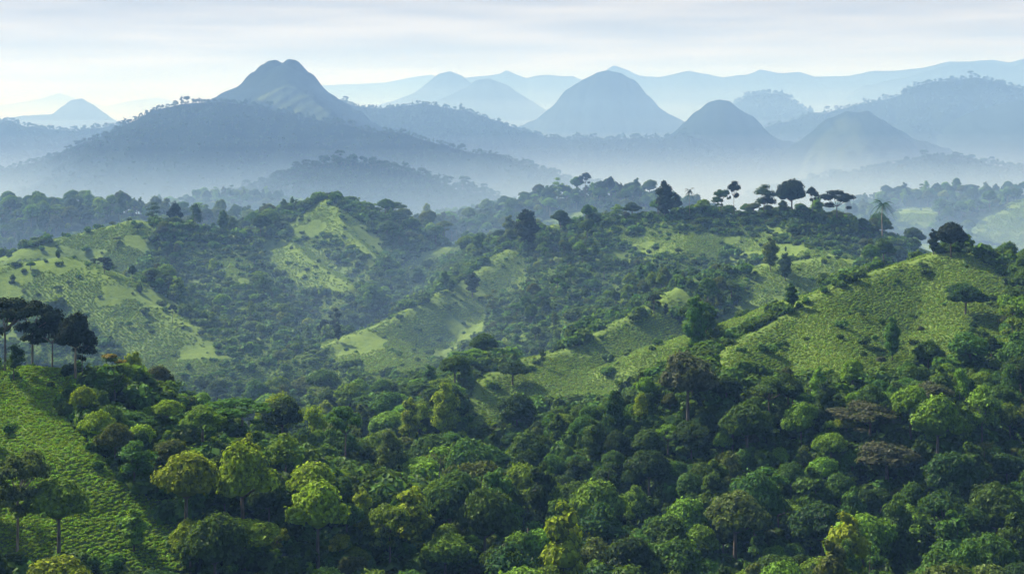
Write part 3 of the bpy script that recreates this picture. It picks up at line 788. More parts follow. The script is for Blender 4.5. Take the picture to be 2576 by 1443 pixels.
# ------------------------------------------------------------------ hero trees read off the photograph
# (view x of trunk foot, view y of foot, metres, height m, width m, kind, variant, tone, name, label)
HEROES = [
    (82, 935, 372, 19.5, 17, 'spreading', 1, 'deep', 'umbrella_tree', 'widest black umbrella-shaped tree in the group on the grassy knoll'),
    (12, 932, 368, 19.0, 15, 'spreading', 2, 'deep', 'umbrella_tree', 'dark spreading tree cut by the photo edge on the grassy knoll'),
    (132, 938, 380, 14.5, 11, 'spreading', 0, 'deep', 'umbrella_tree', 'low dark flat-topped tree tucked beside the widest umbrella tree'),
    (190, 950, 366, 17.5, 10.5, 'domed', 1, 'deep', 'umbrella_tree', 'tall black tree with dense round head and long bare trunk on the knoll'),
    (207, 955, 367, 13.0, 8.5, 'spreading', 1, 'deep', 'umbrella_tree', 'shorter black tree with ragged leaning crown just right of the round-headed one'),
    (34, 958, 352, 9.5, 6.5, 'loose', 0, 'dark green', 'round_tree', 'small bushy dark green tree standing in front of the knoll trees'),
    (172, 944, 366, 3.5, 4.2, 'shrub', 1, 'dark green', 'shrub', 'small round bush at the foot of the long bare trunks'),
    (288, 1010, 352, 12.5, 8.5, 'loose', 2, 'mid green', 'tiered_tree', 'tiered green tree with orange-tinged tufts on the knoll shoulder'),
    (395, 1005, 410, 10, 9.5, 'domed', 2, 'brownish', 'round_tree', 'brownish round tree beyond the knoll shoulder, above the dark valley'),
    (44, 1385, 262, 20.5, 15, 'spreading', 1, 'olive green', 'umbrella_tree', 'tall flat-topped tree with sunlit orange-brown trunk on the near tea slope'),
    (148, 1405, 272, 16.5, 13, 'domed', 3, 'light green', 'domed_tree', 'pale domed tree speckled with bright leaves on the near tea slope'),
    (338, 1385, 290, 9.0, 6.0, 'tall', 0, 'light green', 'round_tree', 'small narrow light green tree at the edge of the near tea slope'),
    (2392, 648, 600, 15.5, 12.0, 'domed', 0, 'deep', 'domed_tree', 'dark round tree crowning the top of the terraced hill'),
    (2348, 640, 604, 11, 5.0, 'tall', 0, 'deep', 'round_tree', 'slim dark tree with a small head left of the hilltop tree'),
    (2440, 646, 602, 6.5, 6.0, 'loose', 1, 'dark green', 'round_tree', 'little leaning tree just right of the dark hilltop tree'),
    (1990, 775, 548, 9.5, 6.0, 'tall', 1, 'dark green', 'conical_tree', 'dark conical tree alone on the sunlit crest of the terraced hill'),
    (2245, 905, 485, 15.5, 6.5, 'tall', 2, 'mid green', 'draped_tree', 'vine-draped leaning green column of a tree on the terraced slope'),
    (1325, 625, 850, 24.0, 17, 'tall', 2, 'deep', 'tall_tree', 'tall dark full-crowned tree at the upper end of the bright centre spur'),
    (1410, 575, 878, 12, 13, 'domed', 1, 'dark green', 'domed_tree', 'round dark tree beside the bright hilltop clearing'),
    (1472, 497, 1248, 22.5, 12, 'spreading', 0, 'deep', 'umbrella_tree', 'flat-topped tree with thin bare trunk on the hazy knob in the centre'),
    (1535, 497, 1250, 19.5, 9, 'domed', 2, 'deep', 'round_tree', 'second tree standing above the hazy knob, with a round feathery head'),
    (1672, 555, 865, 25, 13, 'tall', 1, 'deep', 'tall_tree', 'tallest dark tree at the left end of the high ridge'),
    (1700, 553, 867, 17.5, 9, 'tall', 0, 'deep', 'tall_tree', 'dark columnar tree beside the tallest one on the high ridge'),
    (1735, 550, 862, 19, 7, 'palm', 0, 'deep', 'palm_tree', 'small dark palm on a thin trunk standing clear of the high ridge'),
    (1815, 545, 860, 17, 12, 'spreading', 1, 'dark green', 'umbrella_tree', 'flat bushy tree on the ridge between the small palm and thin tufted tree'),
    (1846, 545, 858, 22, 7, 'spreading', 2, 'deep', 'tufted_tree', 'thin tufted tree with two small tiers rising above the high ridge'),
    (1922, 545, 856, 20, 15, 'loose', 1, 'dark green', 'round_tree', 'loose pointed tree left of the big dome on the high ridge'),
    (1992, 548, 850, 24, 17.5, 'domed', 4, 'deep', 'domed_tree', 'biggest dome-shaped dark tree on the high ridge'),
    (2044, 552, 848, 20, 8, 'spreading', 0, 'deep', 'umbrella_tree', 'small flat-headed tree just right of the biggest ridge dome'),
    (2105, 572, 842, 22.5, 19, 'spreading', 2, 'deep', 'umbrella_tree', 'windswept wide flat tree at the right end of the high ridge'),
    (2220, 608, 836, 25, 15, 'palm', 1, 'dark green', 'palm_tree', 'large feathery palm standing at the right end of the wooded ridge'),
    (2300, 625, 850, 13, 12, 'domed', 0, 'dark green', 'round_tree', 'rounded hazy tree at the foot of the ridge beyond the large palm'),
    (830, 504, 963, 5.5, 5, 'loose', 0, 'deep', 'round_tree', 'lone dark tree on the very tip of the pointed green hill'),
    (440, 578, 885, 17.5, 10.5, 'domed', 1, 'deep', 'round_tree', 'dark round-headed tree standing above the left pasture skyline'),
    (385, 565, 872, 15, 9.5, 'loose', 2, 'dark green', 'round_tree', 'loose dark tree at the top of the left pasture'),
    (490, 588, 884, 19.5, 12, 'loose', 0, 'dark green', 'tall_tree', 'tall open-crowned tree right of the dark round-headed one'),
    (585, 600, 892, 14, 9, 'loose', 1, 'dark green', 'round_tree', 'hazy open tree on the saddle between left pasture and pointed hill'),
    (655, 598, 900, 15, 13, 'domed', 3, 'dark green', 'round_tree', 'bushy dark tree on the saddle nearer the pointed hill'),
    (263, 688, 722, 8.5, 9, 'spreading', 1, 'deep', 'umbrella_tree', 'dark low tree alone in the middle of the left pasture'),
    (333, 700, 715, 7.0, 4.2, 'domed', 0, 'dark green', 'round_tree', 'little round tree on a thin trunk in the left pasture'),
    (378, 722, 708, 9.0, 6, 'loose', 1, 'deep', 'round_tree', 'dark ragged tree right of the little round one in the left pasture'),
    (434, 812, 676, 9.0, 5.0, 'spreading', 0, 'deep', 'umbrella_tree', 'dark bare-trunked tree on the lower tip of the left pasture'),
    (350, 735, 700, 4.5, 4.5, 'shrub', 0, 'dark green', 'shrub', 'dark bush below the little round tree in the left pasture'),
    (145, 640, 740, 2.6, 3.0, 'shrub', 1, 'dark green', 'shrub', 'tiny dark bush near the crest of the left pasture'),
    (850, 862, 668, 10.0, 4.0, 'tall', 0, 'deep', 'conical_tree', 'narrow dark tree at the bottom end of the bright centre spur'),
    (815, 830, 690, 6, 6.5, 'domed', 2, 'deep', 'round_tree', 'dark round tree left of the narrow one below the centre spur'),
    (842, 815, 700, 9, 6, 'loose', 2, 'deep', 'round_tree', 'dark straggly tree above the narrow one below the centre spur'),
    (1188, 745, 772, 13, 9.5, 'tall', 0, 'deep', 'conical_tree', 'dark pointed tree on the bright centre spur'),
    (1118, 725, 768, 9.5, 8, 'loose', 0, 'dark green', 'round_tree', 'dark loose tree on the crest of the bright centre spur'),
    (1135, 738, 760, 8, 5, 'tall', 1, 'dark green', 'conical_tree', 'small dark tree hanging below the loose one on the centre spur'),
    (1138, 688, 830, 8, 7, 'domed', 1, 'dark green', 'round_tree', 'round dark tree in the dip behind the bright centre spur'),
    (1078, 690, 840, 10, 8, 'domed', 4, 'dark green', 'round_tree', 'rounded tree at the edge of the rear small pasture'),
    (1050, 715, 800, 10, 10, 'tall', 2, 'dark green', 'round_tree', 'bulky dark tree below the rear small pasture'),
    (1165, 640, 900, 11, 5, 'tall', 1, 'dark green', 'conical_tree', 'upright dark tree on the rear small pasture'),
    (1133, 785, 722, 6, 4.5, 'loose', 2, 'dark green', 'round_tree', 'small tree by itself low on the centre spur'),
    (1240, 800, 735, 16, 7.5, 'loose', 2, 'olive green', 'tall_tree', 'tall thin tree with curling top branches in the shaded gully'),
    (1645, 790, 665, 9, 8, 'spreading', 0, 'deep', 'umbrella_tree', 'dark flat tree at the left of the small lit clearing'),
    (1675, 795, 655, 6, 3, 'tall', 0, 'deep', 'conical_tree', 'very narrow dark tree inside the small lit clearing'),
    (1938, 680, 735, 17, 10, 'tall', 1, 'olive green', 'tall_tree', 'big draped olive tree at the left of the upper meadow'),
    (1975, 705, 715, 14, 8, 'tall', 2, 'dark green', 'tall_tree', 'dark draped tree nearest the upper meadow'),
    (1290, 965, 520, 9, 13, 'domed', 3, 'dark green', 'domed_tree', 'dark leafy mound of a tree on the knuckle of the central terrace'),
    (1300, 1090, 455, 15, 14, 'domed', 2, 'dark green', 'domed_tree', 'large speckled dark tree under the knuckle of the central terrace'),
    (1365, 925, 555, 7.5, 3, 'loose', 1, 'dark green', 'thin_tree', 'spindly thin tree standing in the pale central clearing'),
    (1730, 1060, 452, 23, 18, 'domed', 4, 'brownish', 'domed_tree', 'huge brownish pointed dome tree in front of the terraced hill'),
    (1740, 1170, 420, 13, 15, 'spreading', 1, 'dark green', 'domed_tree', 'broad dark dome with drooping edges below the huge brownish tree'),
    (1612, 1075, 448, 11, 6.5, 'loose', 0, 'yellow-green', 'round_tree', 'glowing yellow-green tree against the dark trees in the centre right'),
    (1495, 1165, 425, 14, 9, 'tall', 1, 'mid green', 'conical_tree', 'upright oval green tree rising from the centre forest'),
    (1405, 1130, 445, 12, 7, 'tall', 0, 'mid green', 'round_tree', 'oval green tree with lit rim in the centre forest'),
    (2015, 1130, 440, 15, 10.5, 'domed', 0, 'light green', 'domed_tree', 'bright pointed light green dome in the right-hand forest'),
    (1850, 1440, 335, 22, 17, 'domed', 3, 'olive green', 'domed_tree', 'large dome with a small cap and white-speckled leaves near the bottom'),
    (1600, 1330, 370, 13, 8.5, 'tall', 2, 'light green', 'conical_tree', 'bright light green egg-shaped tree right of the bottom centre'),
    (2145, 985, 475, 11, 10.5, 'domed', 1, 'light green', 'domed_tree', 'pale finely dotted dome at the foot of the terraced slope'),
    (2335, 930, 490, 11, 11, 'domed', 2, 'mid green', 'domed_tree', 'broad lit dome below the shaded part of the terraced hill'),
    (2440, 935, 488, 14, 15, 'domed', 4, 'mid green', 'domed_tree', 'wide pale-edged dome at the right below the terraced hill'),
    (2430, 790, 545, 12, 15, 'domed', 0, 'dark green', 'domed_tree', 'heavy dark dome on the right shoulder of the terraced hill'),
    (2420, 1120, 440, 13, 8.5, 'tall', 1, 'light green', 'round_tree', 'bright narrow dome in the forest near the right edge'),
    (2540, 1115, 440, 13, 9.0, 'domed', 3, 'light green', 'domed_tree', 'bright green dome touching the right edge of the photo'),
    (2190, 1130, 440, 14, 21, 'spreading', 2, 'brownish', 'umbrella_tree', 'very wide brown layered tree in the right-hand forest'),
    (2230, 1230, 400, 14, 18, 'domed', 4, 'brownish', 'domed_tree', 'wide brown domed tree below the very wide layered one'),
    (2040, 1390, 350, 11, 8, 'tall', 0, 'light green', 'round_tree', 'bright narrow dome near the bottom right'),
    (2265, 1440, 335, 12, 9, 'domed', 1, 'light green', 'domed_tree', 'bright low dome near the bottom right corner'),
    (800, 1440, 318, 21, 15, 'domed', 1, 'yellow-green', 'domed_tree', 'largest glowing green layered dome left of the bottom centre'),
    (780, 1330, 342, 16, 12, 'domed', 3, 'yellow-green', 'domed_tree', 'lit dome stacked behind the largest glowing one'),
    (615, 1440, 300, 12, 14, 'domed', 4, 'yellow-green', 'domed_tree', 'wide sunlit dome at the bottom edge left of centre'),
    (480, 1445, 300, 12, 9, 'domed', 2, 'yellow-green', 'domed_tree', 'small sunlit dome by the tea slope at the bottom edge'),
    (980, 1440, 318, 16, 13, 'spreading', 1, 'light green', 'domed_tree', 'broad lit tree just right of the largest glowing dome'),
    (1120, 1480, 305, 13, 12, 'domed', 0, 'light green', 'domed_tree', 'lit dome at the bottom edge right of the broad lit tree'),
    (870, 1130, 415, 13, 11, 'spreading', 2, 'mid green', 'umbrella_tree', 'layered green umbrella tree at the edge of the hazy valley'),
    (610, 1105, 375, 11, 17, 'spreading', 2, 'mid green', 'umbrella_tree', 'wide flat green umbrella tree on the end of the foreground ridge'),
    (510, 1130, 345, 11, 11.5, 'domed', 1, 'light green', 'domed_tree', 'bright lumpy dome on the crest of the foreground ridge'),
    (420, 1085, 352, 8, 8, 'domed', 3, 'yellow-green', 'domed_tree', 'bright low tree on the crest left of the lumpy dome'),
    (720, 1200, 348, 11, 8, 'loose', 1, 'light green', 'leaning_tree', 'leaning feathery light green tree on the foreground ridge'),
    (640, 665, 800, 7, 9, 'domed', 0, 'mid green', 'round_tree', 'round pale-topped tree in the shaded slope below the pointed hill'),
    (140, 590, 1080, 15, 13, 'domed', 1, 'brownish', 'round_tree', 'rust-tinted round tree in the dark wood behind the left pasture'),
]
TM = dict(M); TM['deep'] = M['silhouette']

heroes = []
def build_tree(kind, var, x, y, z, height, width, rz, tone, name, label, cat, group=None, sink=0.5):
    p = PRO[kind][var % len(PRO[kind])]
    cm, tm = meshes(p, name)
    e_ = bpy.data.objects.new(name, None); COL.objects.link(e_)
    e_.location = (x, y, z - sink); e_.rotation_euler = (0, 0, rz)
    w = width / p.width; h = (height + sink) / p.h
    e_.scale = (w, w, h)
    e_.empty_display_size = 1
    c = bpy.data.objects.new('crown', cm); COL.objects.link(c); c.parent = e_
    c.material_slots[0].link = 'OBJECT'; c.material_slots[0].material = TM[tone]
    t = bpy.data.objects.new('trunk', tm); COL.objects.link(t); t.parent = e_
    tag(e_, label, cat, group)
    return e_, c, t

placed = []   # x, y, radius
hx = []
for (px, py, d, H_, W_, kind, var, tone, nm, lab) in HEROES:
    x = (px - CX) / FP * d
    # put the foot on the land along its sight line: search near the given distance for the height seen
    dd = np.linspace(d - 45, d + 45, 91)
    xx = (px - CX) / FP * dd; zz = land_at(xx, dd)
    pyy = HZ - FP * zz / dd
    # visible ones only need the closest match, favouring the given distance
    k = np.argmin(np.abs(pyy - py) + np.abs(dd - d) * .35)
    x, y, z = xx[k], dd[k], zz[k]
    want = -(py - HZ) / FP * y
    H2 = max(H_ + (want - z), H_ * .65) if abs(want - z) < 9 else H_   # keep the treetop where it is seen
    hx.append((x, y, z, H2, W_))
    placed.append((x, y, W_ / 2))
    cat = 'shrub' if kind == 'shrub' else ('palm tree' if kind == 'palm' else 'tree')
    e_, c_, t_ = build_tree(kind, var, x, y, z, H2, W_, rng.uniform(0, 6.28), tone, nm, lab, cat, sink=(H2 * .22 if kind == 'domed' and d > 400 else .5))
    if 'orange-brown trunk' in lab or kind == 'palm' or 'bare trunk' in lab and d < 400:
        t_.material_slots[0].link = 'OBJECT'; t_.material_slots[0].material = M['barkpale']
    if 'orange-tinged' in lab:
        tv, tf = crown_geo([(-1.2, 0, 13.2, 1.5, 1.5, .6), (1.6, .4, 11.2, 1.3, 1.3, .55)], .4, 1.2, 99)
        link('tuft', np_mesh('tuft', tv, tf, [M['orange']]), e_)

# ------------------------------------------------------------------ the forest: candidate places on the land
def hashgrid(cell): return {}
class Grid:
    def __init__(s, c): s.c = c; s.g = {}
    def near(s, x, y, r):
        a, b = int(x // s.c), int(y // s.c)
        for i in (a - 1, a, a + 1):
            for j in (b - 1, b, b + 1):
                for (qx, qy, qr) in s.g.get((i, j), ()):
                    if (qx - x) ** 2 + (qy - y) ** 2 < (.70 * (r + qr)) ** 2: return True
        return False
    def add(s, x, y, r): s.g.setdefault((int(x // s.c), int(y // s.c)), []).append((x, y, r))

N = 90000
r_ = np.sqrt(rng.uniform(235 ** 2, 1640 ** 2, N)); a_ = np.radians(rng.uniform(-26, 26, N))
extra = 30000
r_ = np.concatenate([r_, rng.uniform(235, 800, extra)]); a_ = np.concatenate([a_, np.radians(rng.uniform(-26, 26, extra))])
cx_, cy_ = r_ * np.sin(a_), r_ * np.cos(a_)
cz_ = land_at(cx_, cy_)
wid = np.clip(rng.lognormal(math.log(6.3), .42, len(r_)), 3.2, 16)
kindr = rng.random(len(r_))
hgt = wid * rng.uniform(.95, 1.45, len(r_)) + 2.0
g0 = grass_mask(cx_, cy_, cz_, .5); g1 = grass_mask(cx_, cy_, cz_ + hgt * .55, .3); g2 = grass_mask(cx_, cy_, cz_ + hgt * .9, .3)
openland = g0 | g1 | g2
sp0 = sparse_mask(cx_, cy_, cz_)
pz0, pz1 = proj(cx_, cy_, cz_)
keep = (openland & g0 & (rng.random(len(r_)) < .03) & (wid < 7) & (r_ > 400)) | ~openland & (~sp0 | ((rng.random(len(r_)) < .6) & (gully(cx_, cy_) < .03)) | ((rng.random(len(r_)) < .02)) | in_poly(pz0, pz1, [(1480, 480), (2330, 470), (2330, 640), (2150, 600), (1900, 575), (1500, 570)]))
wid = wid * np.interp(r_, [0, 450, 700, 1000, 1700], [1, 1, .78, .80, .85]) * np.where(sp0, .8, 1)
hgt = (wid * rng.uniform(.9, 1.5, len(r_)) + 1.5) * np.where((r_ > 480) & (r_ < 950) & (cx_ < 0), .78, 1)
ptx, pty = proj(cx_, cy_, cz_ + hgt)
pmx, pmy = proj(cx_, cy_, cz_ + hgt * .6)
cap = np.interp(ptx, [0, 130, 250, 330, 480, 560, 700, 800, 950, 1100], [930, 930, 955, 1005, 1000, 1015, 1120, 1170, 1230, 1240])
keep &= ~((cy_ < 425) & (ptx < 1100) & (pty < cap))
cdst = crest_dist(cx_, cy_, CLEAR)
near_grass = np.zeros(len(cx_), bool)
for ox in (-45, 45):
    for poly in GRASS: near_grass |= in_poly(pz0 + ox, pz1, poly) | in_poly(pmx + ox * .6, pmy, poly)
keep &= ~((cdst < 13) & near_grass)
hgt = np.where(g0, hgt * .7, hgt)
hgt = np.where(in_poly(pz0, pz1, [(1480, 480), (2200, 470), (2200, 590), (1900, 575), (1500, 570)]) & (cy_ < 1000), hgt * .62, hgt)
for (q, (x, y, z, H2, W2)) in enumerate(hx):
    hpx, hpy = proj(x, y, z + H2 * .6)
    keep &= ~((cy_ < y + 4) & (((pmx - hpx) / (FP * (W2 * .5 + wid * .3) / y)) ** 2 + ((pty - hpy) / (FP * H2 * .5 / y)) ** 2 < 1))
for poly in [[(-60, 730), (300, 730), (300, 930), (-60, 930)], [(680, 400), (930, 400), (980, 570), (900, 570), (830, 530), (760, 560)],
             [(2260, 530), (2480, 530), (2480, 660), (2260, 660)]]:
    keep &= ~(in_poly(pmx, pmy, poly) & (cy_ < 1000))
for poly, far in [([(1345, 590), (1200, 655), (1000, 765), (785, 850), (800, 900), (1030, 945), (1190, 860), (1250, 760), (1350, 680)], 905),
                  ([(1640, 755), (1540, 790), (1300, 880), (1180, 935), (1160, 1080), (1240, 1080), (1500, 985), (1740, 880), (1720, 800)], 700),
                  ([(2430, 605), (2250, 635), (2050, 715), (1900, 795), (1790, 850), (1780, 930), (2000, 900), (2330, 780), (2450, 690)], 640),
                  ([(2180, 620), (1980, 640), (1880, 690), (1850, 770), (1900, 800), (2050, 720), (2180, 665)], 760)]:
    keep &= ~((in_poly(pmx, pmy, poly) | in_poly(pz0, pz1, poly) | in_poly(ptx, pty, poly)) & (cy_ < far) & (rng.random(len(cx_)) < .985))
order = np.argsort(-wid)
G_ = Grid(17.5)
for (x, y, r) in placed: G_.add(x, y, min(r, 8) * .8)
trees = []
for i in order:
    if not keep[i]: continue
    x, y, w = cx_[i], cy_[i], wid[i]
    if G_.near(x, y, w / 2 * (.92 if r_[i] < 900 else 1.0)): continue
    G_.add(x, y, w / 2)
    trees.append(i)
trees = np.array(trees)
print('trees placed', len(trees))

# kind by size and chance
KN = ['domed', 'tall', 'spreading', 'loose']
tk = np.zeros(len(trees), int)
u = kindr[trees]
tk[u > .58] = 1; tk[u > .72] = 2; tk[u > .88] = 3
tw, th = wid[trees].copy(), hgt[trees].copy()
m = tk == 1; tw[m] *= .72; th[m] *= 1.15
m = tk == 2; tw[m] *= 1.15; th[m] *= .92
m = tk == 3; tw[m] *= .8
tx, ty, tz = cx_[trees], cy_[trees], cz_[trees]
tv_ = rng.integers(0, 15, len(trees)); trz = rng.uniform(0, 6.28, len(trees))

# ---- which of them show largest: a small depth picture of land and crowns
DS = 4; BW, BH = 644, 361
ground_d = np.full((BH, BW), 1e9)
cols = np.linspace(0, len(LCA) - 1, len(LCA)).astype(int)
for bx in range(BW):
    ang = math.degrees(math.atan((bx * DS + 2 - CX) / FP))
    ci = int(np.argmin(np.abs(LCA - ang)))
    yy = LY[ci]; zz = LZ[ci]; pyv = HZ - FP * zz / yy
    run = np.minimum.accumulate(pyv)
    rows = np.arange(BH) * DS + 2
    j = np.searchsorted(-run, -rows)
    ok = j < len(run)
    ground_d[ok, bx] = yy[j[ok]]
own = np.full((BH, BW), -1, int)
allx = np.concatenate([tx, [h[0] for h in hx]]); ally = np.concatenate([ty, [h[1] for h in hx]]); allz = np.concatenate([tz, [h[2] for h in hx]])
allw = np.concatenate([tw, [h[4] for h in hx]]); allh = np.concatenate([th, [h[3] for h in hx]])
vis = np.zeros(len(allx), int)
for i in np.argsort(ally):
    x, y, z, w, h = allx[i], ally[i], allz[i], allw[i], allh[i]
    pcx, pcy = proj(x, y, z + h * .66)
    rx, ry = FP * w / y / 2 / DS * .9, FP * h * .34 / y / DS
    pcx /= DS; pcy /= DS
    x0, x1 = int(max(0, pcx - rx)), int(min(BW - 1, pcx + rx)); y0, y1 = int(max(0, pcy - ry)), int(min(BH - 1, pcy + ry))
    if x1 < x0 or y1 < y0: continue
    yy, xx = np.mgrid[y0:y1 + 1, x0:x1 + 1]
    e2 = ((xx - pcx) / max(rx, .7)) ** 2 + ((yy - pcy) / max(ry, .7)) ** 2 <= 1
    s = own[y0:y1 + 1, x0:x1 + 1]; gd = ground_d[y0:y1 + 1, x0:x1 + 1]
    q = e2 & (s < 0) & (y < gd + 3)
    s[q] = i; vis[i] = q.sum()
vt = vis[:len(trees)]
rank = np.argsort(-vt)
N_IND = 300
ind = rank[:N_IND]
print('smallest individual shows', vt[ind[-1]], 'px/16; visible in all', (vt > 0).sum())
isind = np.zeros(len(trees), bool); isind[ind] = True

# ---- the individuals: labels from look and place
def place_phrase(px, py, d):
    if py > 1300:
        if px < 430: return 'along the bottom edge below the near tea slope'
        if px < 900: return 'at the bottom edge among the glowing domes'
        if px < 1350: return 'at the bottom edge in the centre'
        if px < 1800: return 'at the bottom edge right of centre'
        if px < 2200: return 'near the bottom around the white-speckled dome'
        return 'in the bottom right corner forest'
    if py > 1150:
        if px < 560: return 'on the dark flank beside the near tea slope'
        if px < 850: return 'below the end of the foreground ridge'
        if px < 1150: return 'in the valley forest left of the central terrace foot'
        if px < 1500: return 'in the valley forest under the central terrace'
        if px < 1850: return 'in the dark forest below the huge brownish dome'
        if px < 2200: return 'in the forest below the bright pointed dome'
        return 'in the forest below the very wide brown tree'
    if py > 980:
        if px < 330: return 'on the knoll shoulder at the left'
        if px < 560: return 'on the foreground ridge right of the knoll'
        if px < 850: return 'in the hazy valley above the foreground ridge'
        if px < 1150: return 'in the valley left of the central terrace'
        if px < 1500: return 'around the foot of the central terrace'
        if px < 1850: return 'beside the huge brownish dome'
        if px < 2200: return 'at the foot of the terraced hill'
        return 'low on the right flank of the terraced hill'
    if py > 820:
        if px < 600: return 'in the hazy valley below the left pasture'
        if px < 1000: return 'in the hazy valley below the centre spur'
        if px < 1350: return 'above the central terrace in the gully'
        if px < 1850: return 'between the central terrace and terraced hill'
        return 'on the right flank of the terraced hill'
    if px < 500: return 'around the left pasture'
    if px < 950: return 'on the slopes of the pointed hill'
    if px < 1350: return 'behind the bright centre spur'
    if px < 1850: return 'on the upper slope under the high ridge'
    return 'near the upper meadow and ridge end'
tone_names = ['mid green', 'dark green', 'olive green', 'light green', 'yellow-green', 'brownish']
shape_word = {'domed': 'domed', 'tall': 'narrow upright', 'spreading': 'wide flat-topped', 'loose': 'loose open-crowned'}
obj_name = {'domed': 'domed_tree', 'tall': 'narrow_tree', 'spreading': 'spreading_tree', 'loose': 'open_crowned_tree'}
recs = []
for i in ind:
    px, py = proj(tx[i], ty[i], tz[i] + th[i] * .7)
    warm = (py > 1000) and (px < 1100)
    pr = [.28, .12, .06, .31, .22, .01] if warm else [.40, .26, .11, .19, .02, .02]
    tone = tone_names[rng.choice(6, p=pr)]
    kind = KN[tk[i]]
    size = 'large' if tw[i] > 12 else ('small' if tw[i] < 7.5 else '')
    base = '%s%s %s tree %s' % (size + ' ' if size else '', tone, shape_word[kind], place_phrase(px, py, ty[i]))
    recs.append([i, px, py, tone, kind, base])
groups = {}
for r in recs: groups.setdefault(r[5], []).append(r)
ORD = ['second', 'third', 'fourth', 'fifth', 'sixth', 'seventh']
for base, rs in groups.items():
    rs.sort(key=lambda r: r[1])
    n = len(rs)
    for k, r in enumerate(rs):
        if n == 1: lab = base
        elif n == 2: lab = ['left', 'right'][k] + ' one of two: ' + base
        elif n <= 8:
            lab = ('leftmost' if k == 0 else 'rightmost' if k == n - 1 else ORD[k - 1] + ' from left') + ': ' + base
        else: lab = base
        r.append(' '.join(lab.split()[:16]))
for (i, px, py, tone, kind, base, lab) in recs:
    build_tree(kind, int(tv_[i]), tx[i], ty[i], tz[i], th[i], tw[i], trz[i], tone, obj_name[kind], lab, 'tree', 'trees of the valley forest')

# ---- everything smaller or hidden: one forest
fprot = []; fkind = {}
for kn in KN:
    for p in PRO[kn]:
        fkind.setdefault(kn, []).append(len(fprot)); fprot.append(joined(p, M['forest'], M['bark']))
flat = [p for kn in KN for p in PRO[kn]]
rest = np.where(~isind)[0]
fi = np.array([fkind[KN[tk[i]]][tv_[i] % len(fkind[KN[tk[i]]])] for i in rest])
fs = np.stack([tw[rest] / np.array([flat[k].width for k in fi])] * 2 + [th[rest] / np.array([flat[k].h for k in fi])], 1)
scatter('forest', np.stack([tx[rest], ty[rest], tz[rest] - .4], 1), trz[rest], fs, fi, fprot,
        'hazy woods covering the slopes, ridges and gullies beyond the nearer trees', 'forest')

# ---- undergrowth on the forest floor
def small_bush(seed, W, leaf, dens=1.0):
    L = lobes_shrub(seed, W)[:3]
    return crown_geo(L, leaf, dens, seed, core=.8)
up = []
for s in range(4):
    v, f = small_bush(200 + s, 1.5, .5); up.append((v, f, [M['under']], np.zeros(len(f))))
n = 100000
r2 = np.sqrt(rng.uniform(240 ** 2, 1000 ** 2, n)); a2 = np.radians(rng.uniform(-24.5, 24.5, n))
x, y = r2 * np.sin(a2), r2 * np.cos(a2); z = land_at(x, y)
g = grass_mask(x, y, z, 1.0)
sp = sparse_mask(x, y, z) & ~g
k = (~g & ~sp) | (rng.random(n) < np.where(g, .035, .35))
x, y, z, g = x[k], y[k], z[k], g[k]
s_ = np.clip(rng.lognormal(math.log(1.2), .45, len(x)), .5, 3.4); s_[g] *= .62; s_[sp[k]] *= .8
scatter('undergrowth', np.stack([x, y, z - .3], 1), rng.uniform(0, 6.28, len(x)), s_, rng.integers(0, 4, len(x)), up,
        'low dark bushes covering the forest floor between the trees', 'undergrowth')

# ---- tea bushes in rows on the open slopes
tp = []
for s in range(4):
    v, f = crown_geo([(0, 0, .18, .60, .60, .30)], .26, 1.1, 300 + s, core=.85, under=0)
    tp.append((v, f, [M['tea']], np.zeros(len(f))))
def rows(d0, d1, step):
    xs = np.arange(-620, 620, step); ys = np.arange(d0, d1, step * .6)
    X, Y = np.meshgrid(xs, ys)
    X = X + (np.arange(len(ys)) % 2)[:, None] * step / 2
    # rows bend with the land
    Y = Y + 9 * fbm(X / 70, Y / 70, 2)
    X = X + 4 * fbm(X / 40, Y / 40, 2) + rng.normal(0, step * .17, X.shape); Y = Y + rng.normal(0, step * .13, Y.shape)
    return X.ravel(), Y.ravel()
TX, TY, TS = [], [], []
for d0, d1, st in ((240, 420, 1.12), (420, 640, 1.45), (640, 1000, 1.8), (1000, 1500, 2.5)):
    X, Y = rows(d0, d1, st)
    kk = np.abs(X) < Y * .42
    X, Y = X[kk], Y[kk]; Z = land_at(X, Y)
    g = grass_mask(X, Y, Z, 1.0)
    g |= sparse_mask(X, Y, Z) & (gully(X, Y) > -.02)
    g &= (crest_dist(X, Y, CLEAR) > rng.random(len(X)) ** 1.5 * (9 + 14 * fbm(X / 25, Y / 25, 2))) | (Y < 420)
    g &= (d0 < 600) | (fbm(X / 38 + 7, Y / 38, 3) > -.10)
    TX.append(X[g]); TY.append(Y[g]); TS.append(np.full(g.sum(), st / (1.32 if d0 < 400 else 1.5 if d0 < 600 else 1.8)) * rng.uniform(.6, 1.15, g.sum()))
TX, TY, TS = map(np.concatenate, (TX, TY, TS))
TZ = land_at(TX, TY)
print('tea bushes', len(TX))
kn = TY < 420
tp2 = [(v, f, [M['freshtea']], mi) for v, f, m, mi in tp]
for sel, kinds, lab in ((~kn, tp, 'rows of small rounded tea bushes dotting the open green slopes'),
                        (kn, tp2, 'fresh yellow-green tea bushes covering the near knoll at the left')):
    scatter('tea_bushes', np.stack([TX, TY, TZ - .05], 1)[sel], rng.uniform(0, 6.28, sel.sum()), TS[sel], rng.integers(0, 4, sel.sum()), kinds, lab, 'tea bushes')

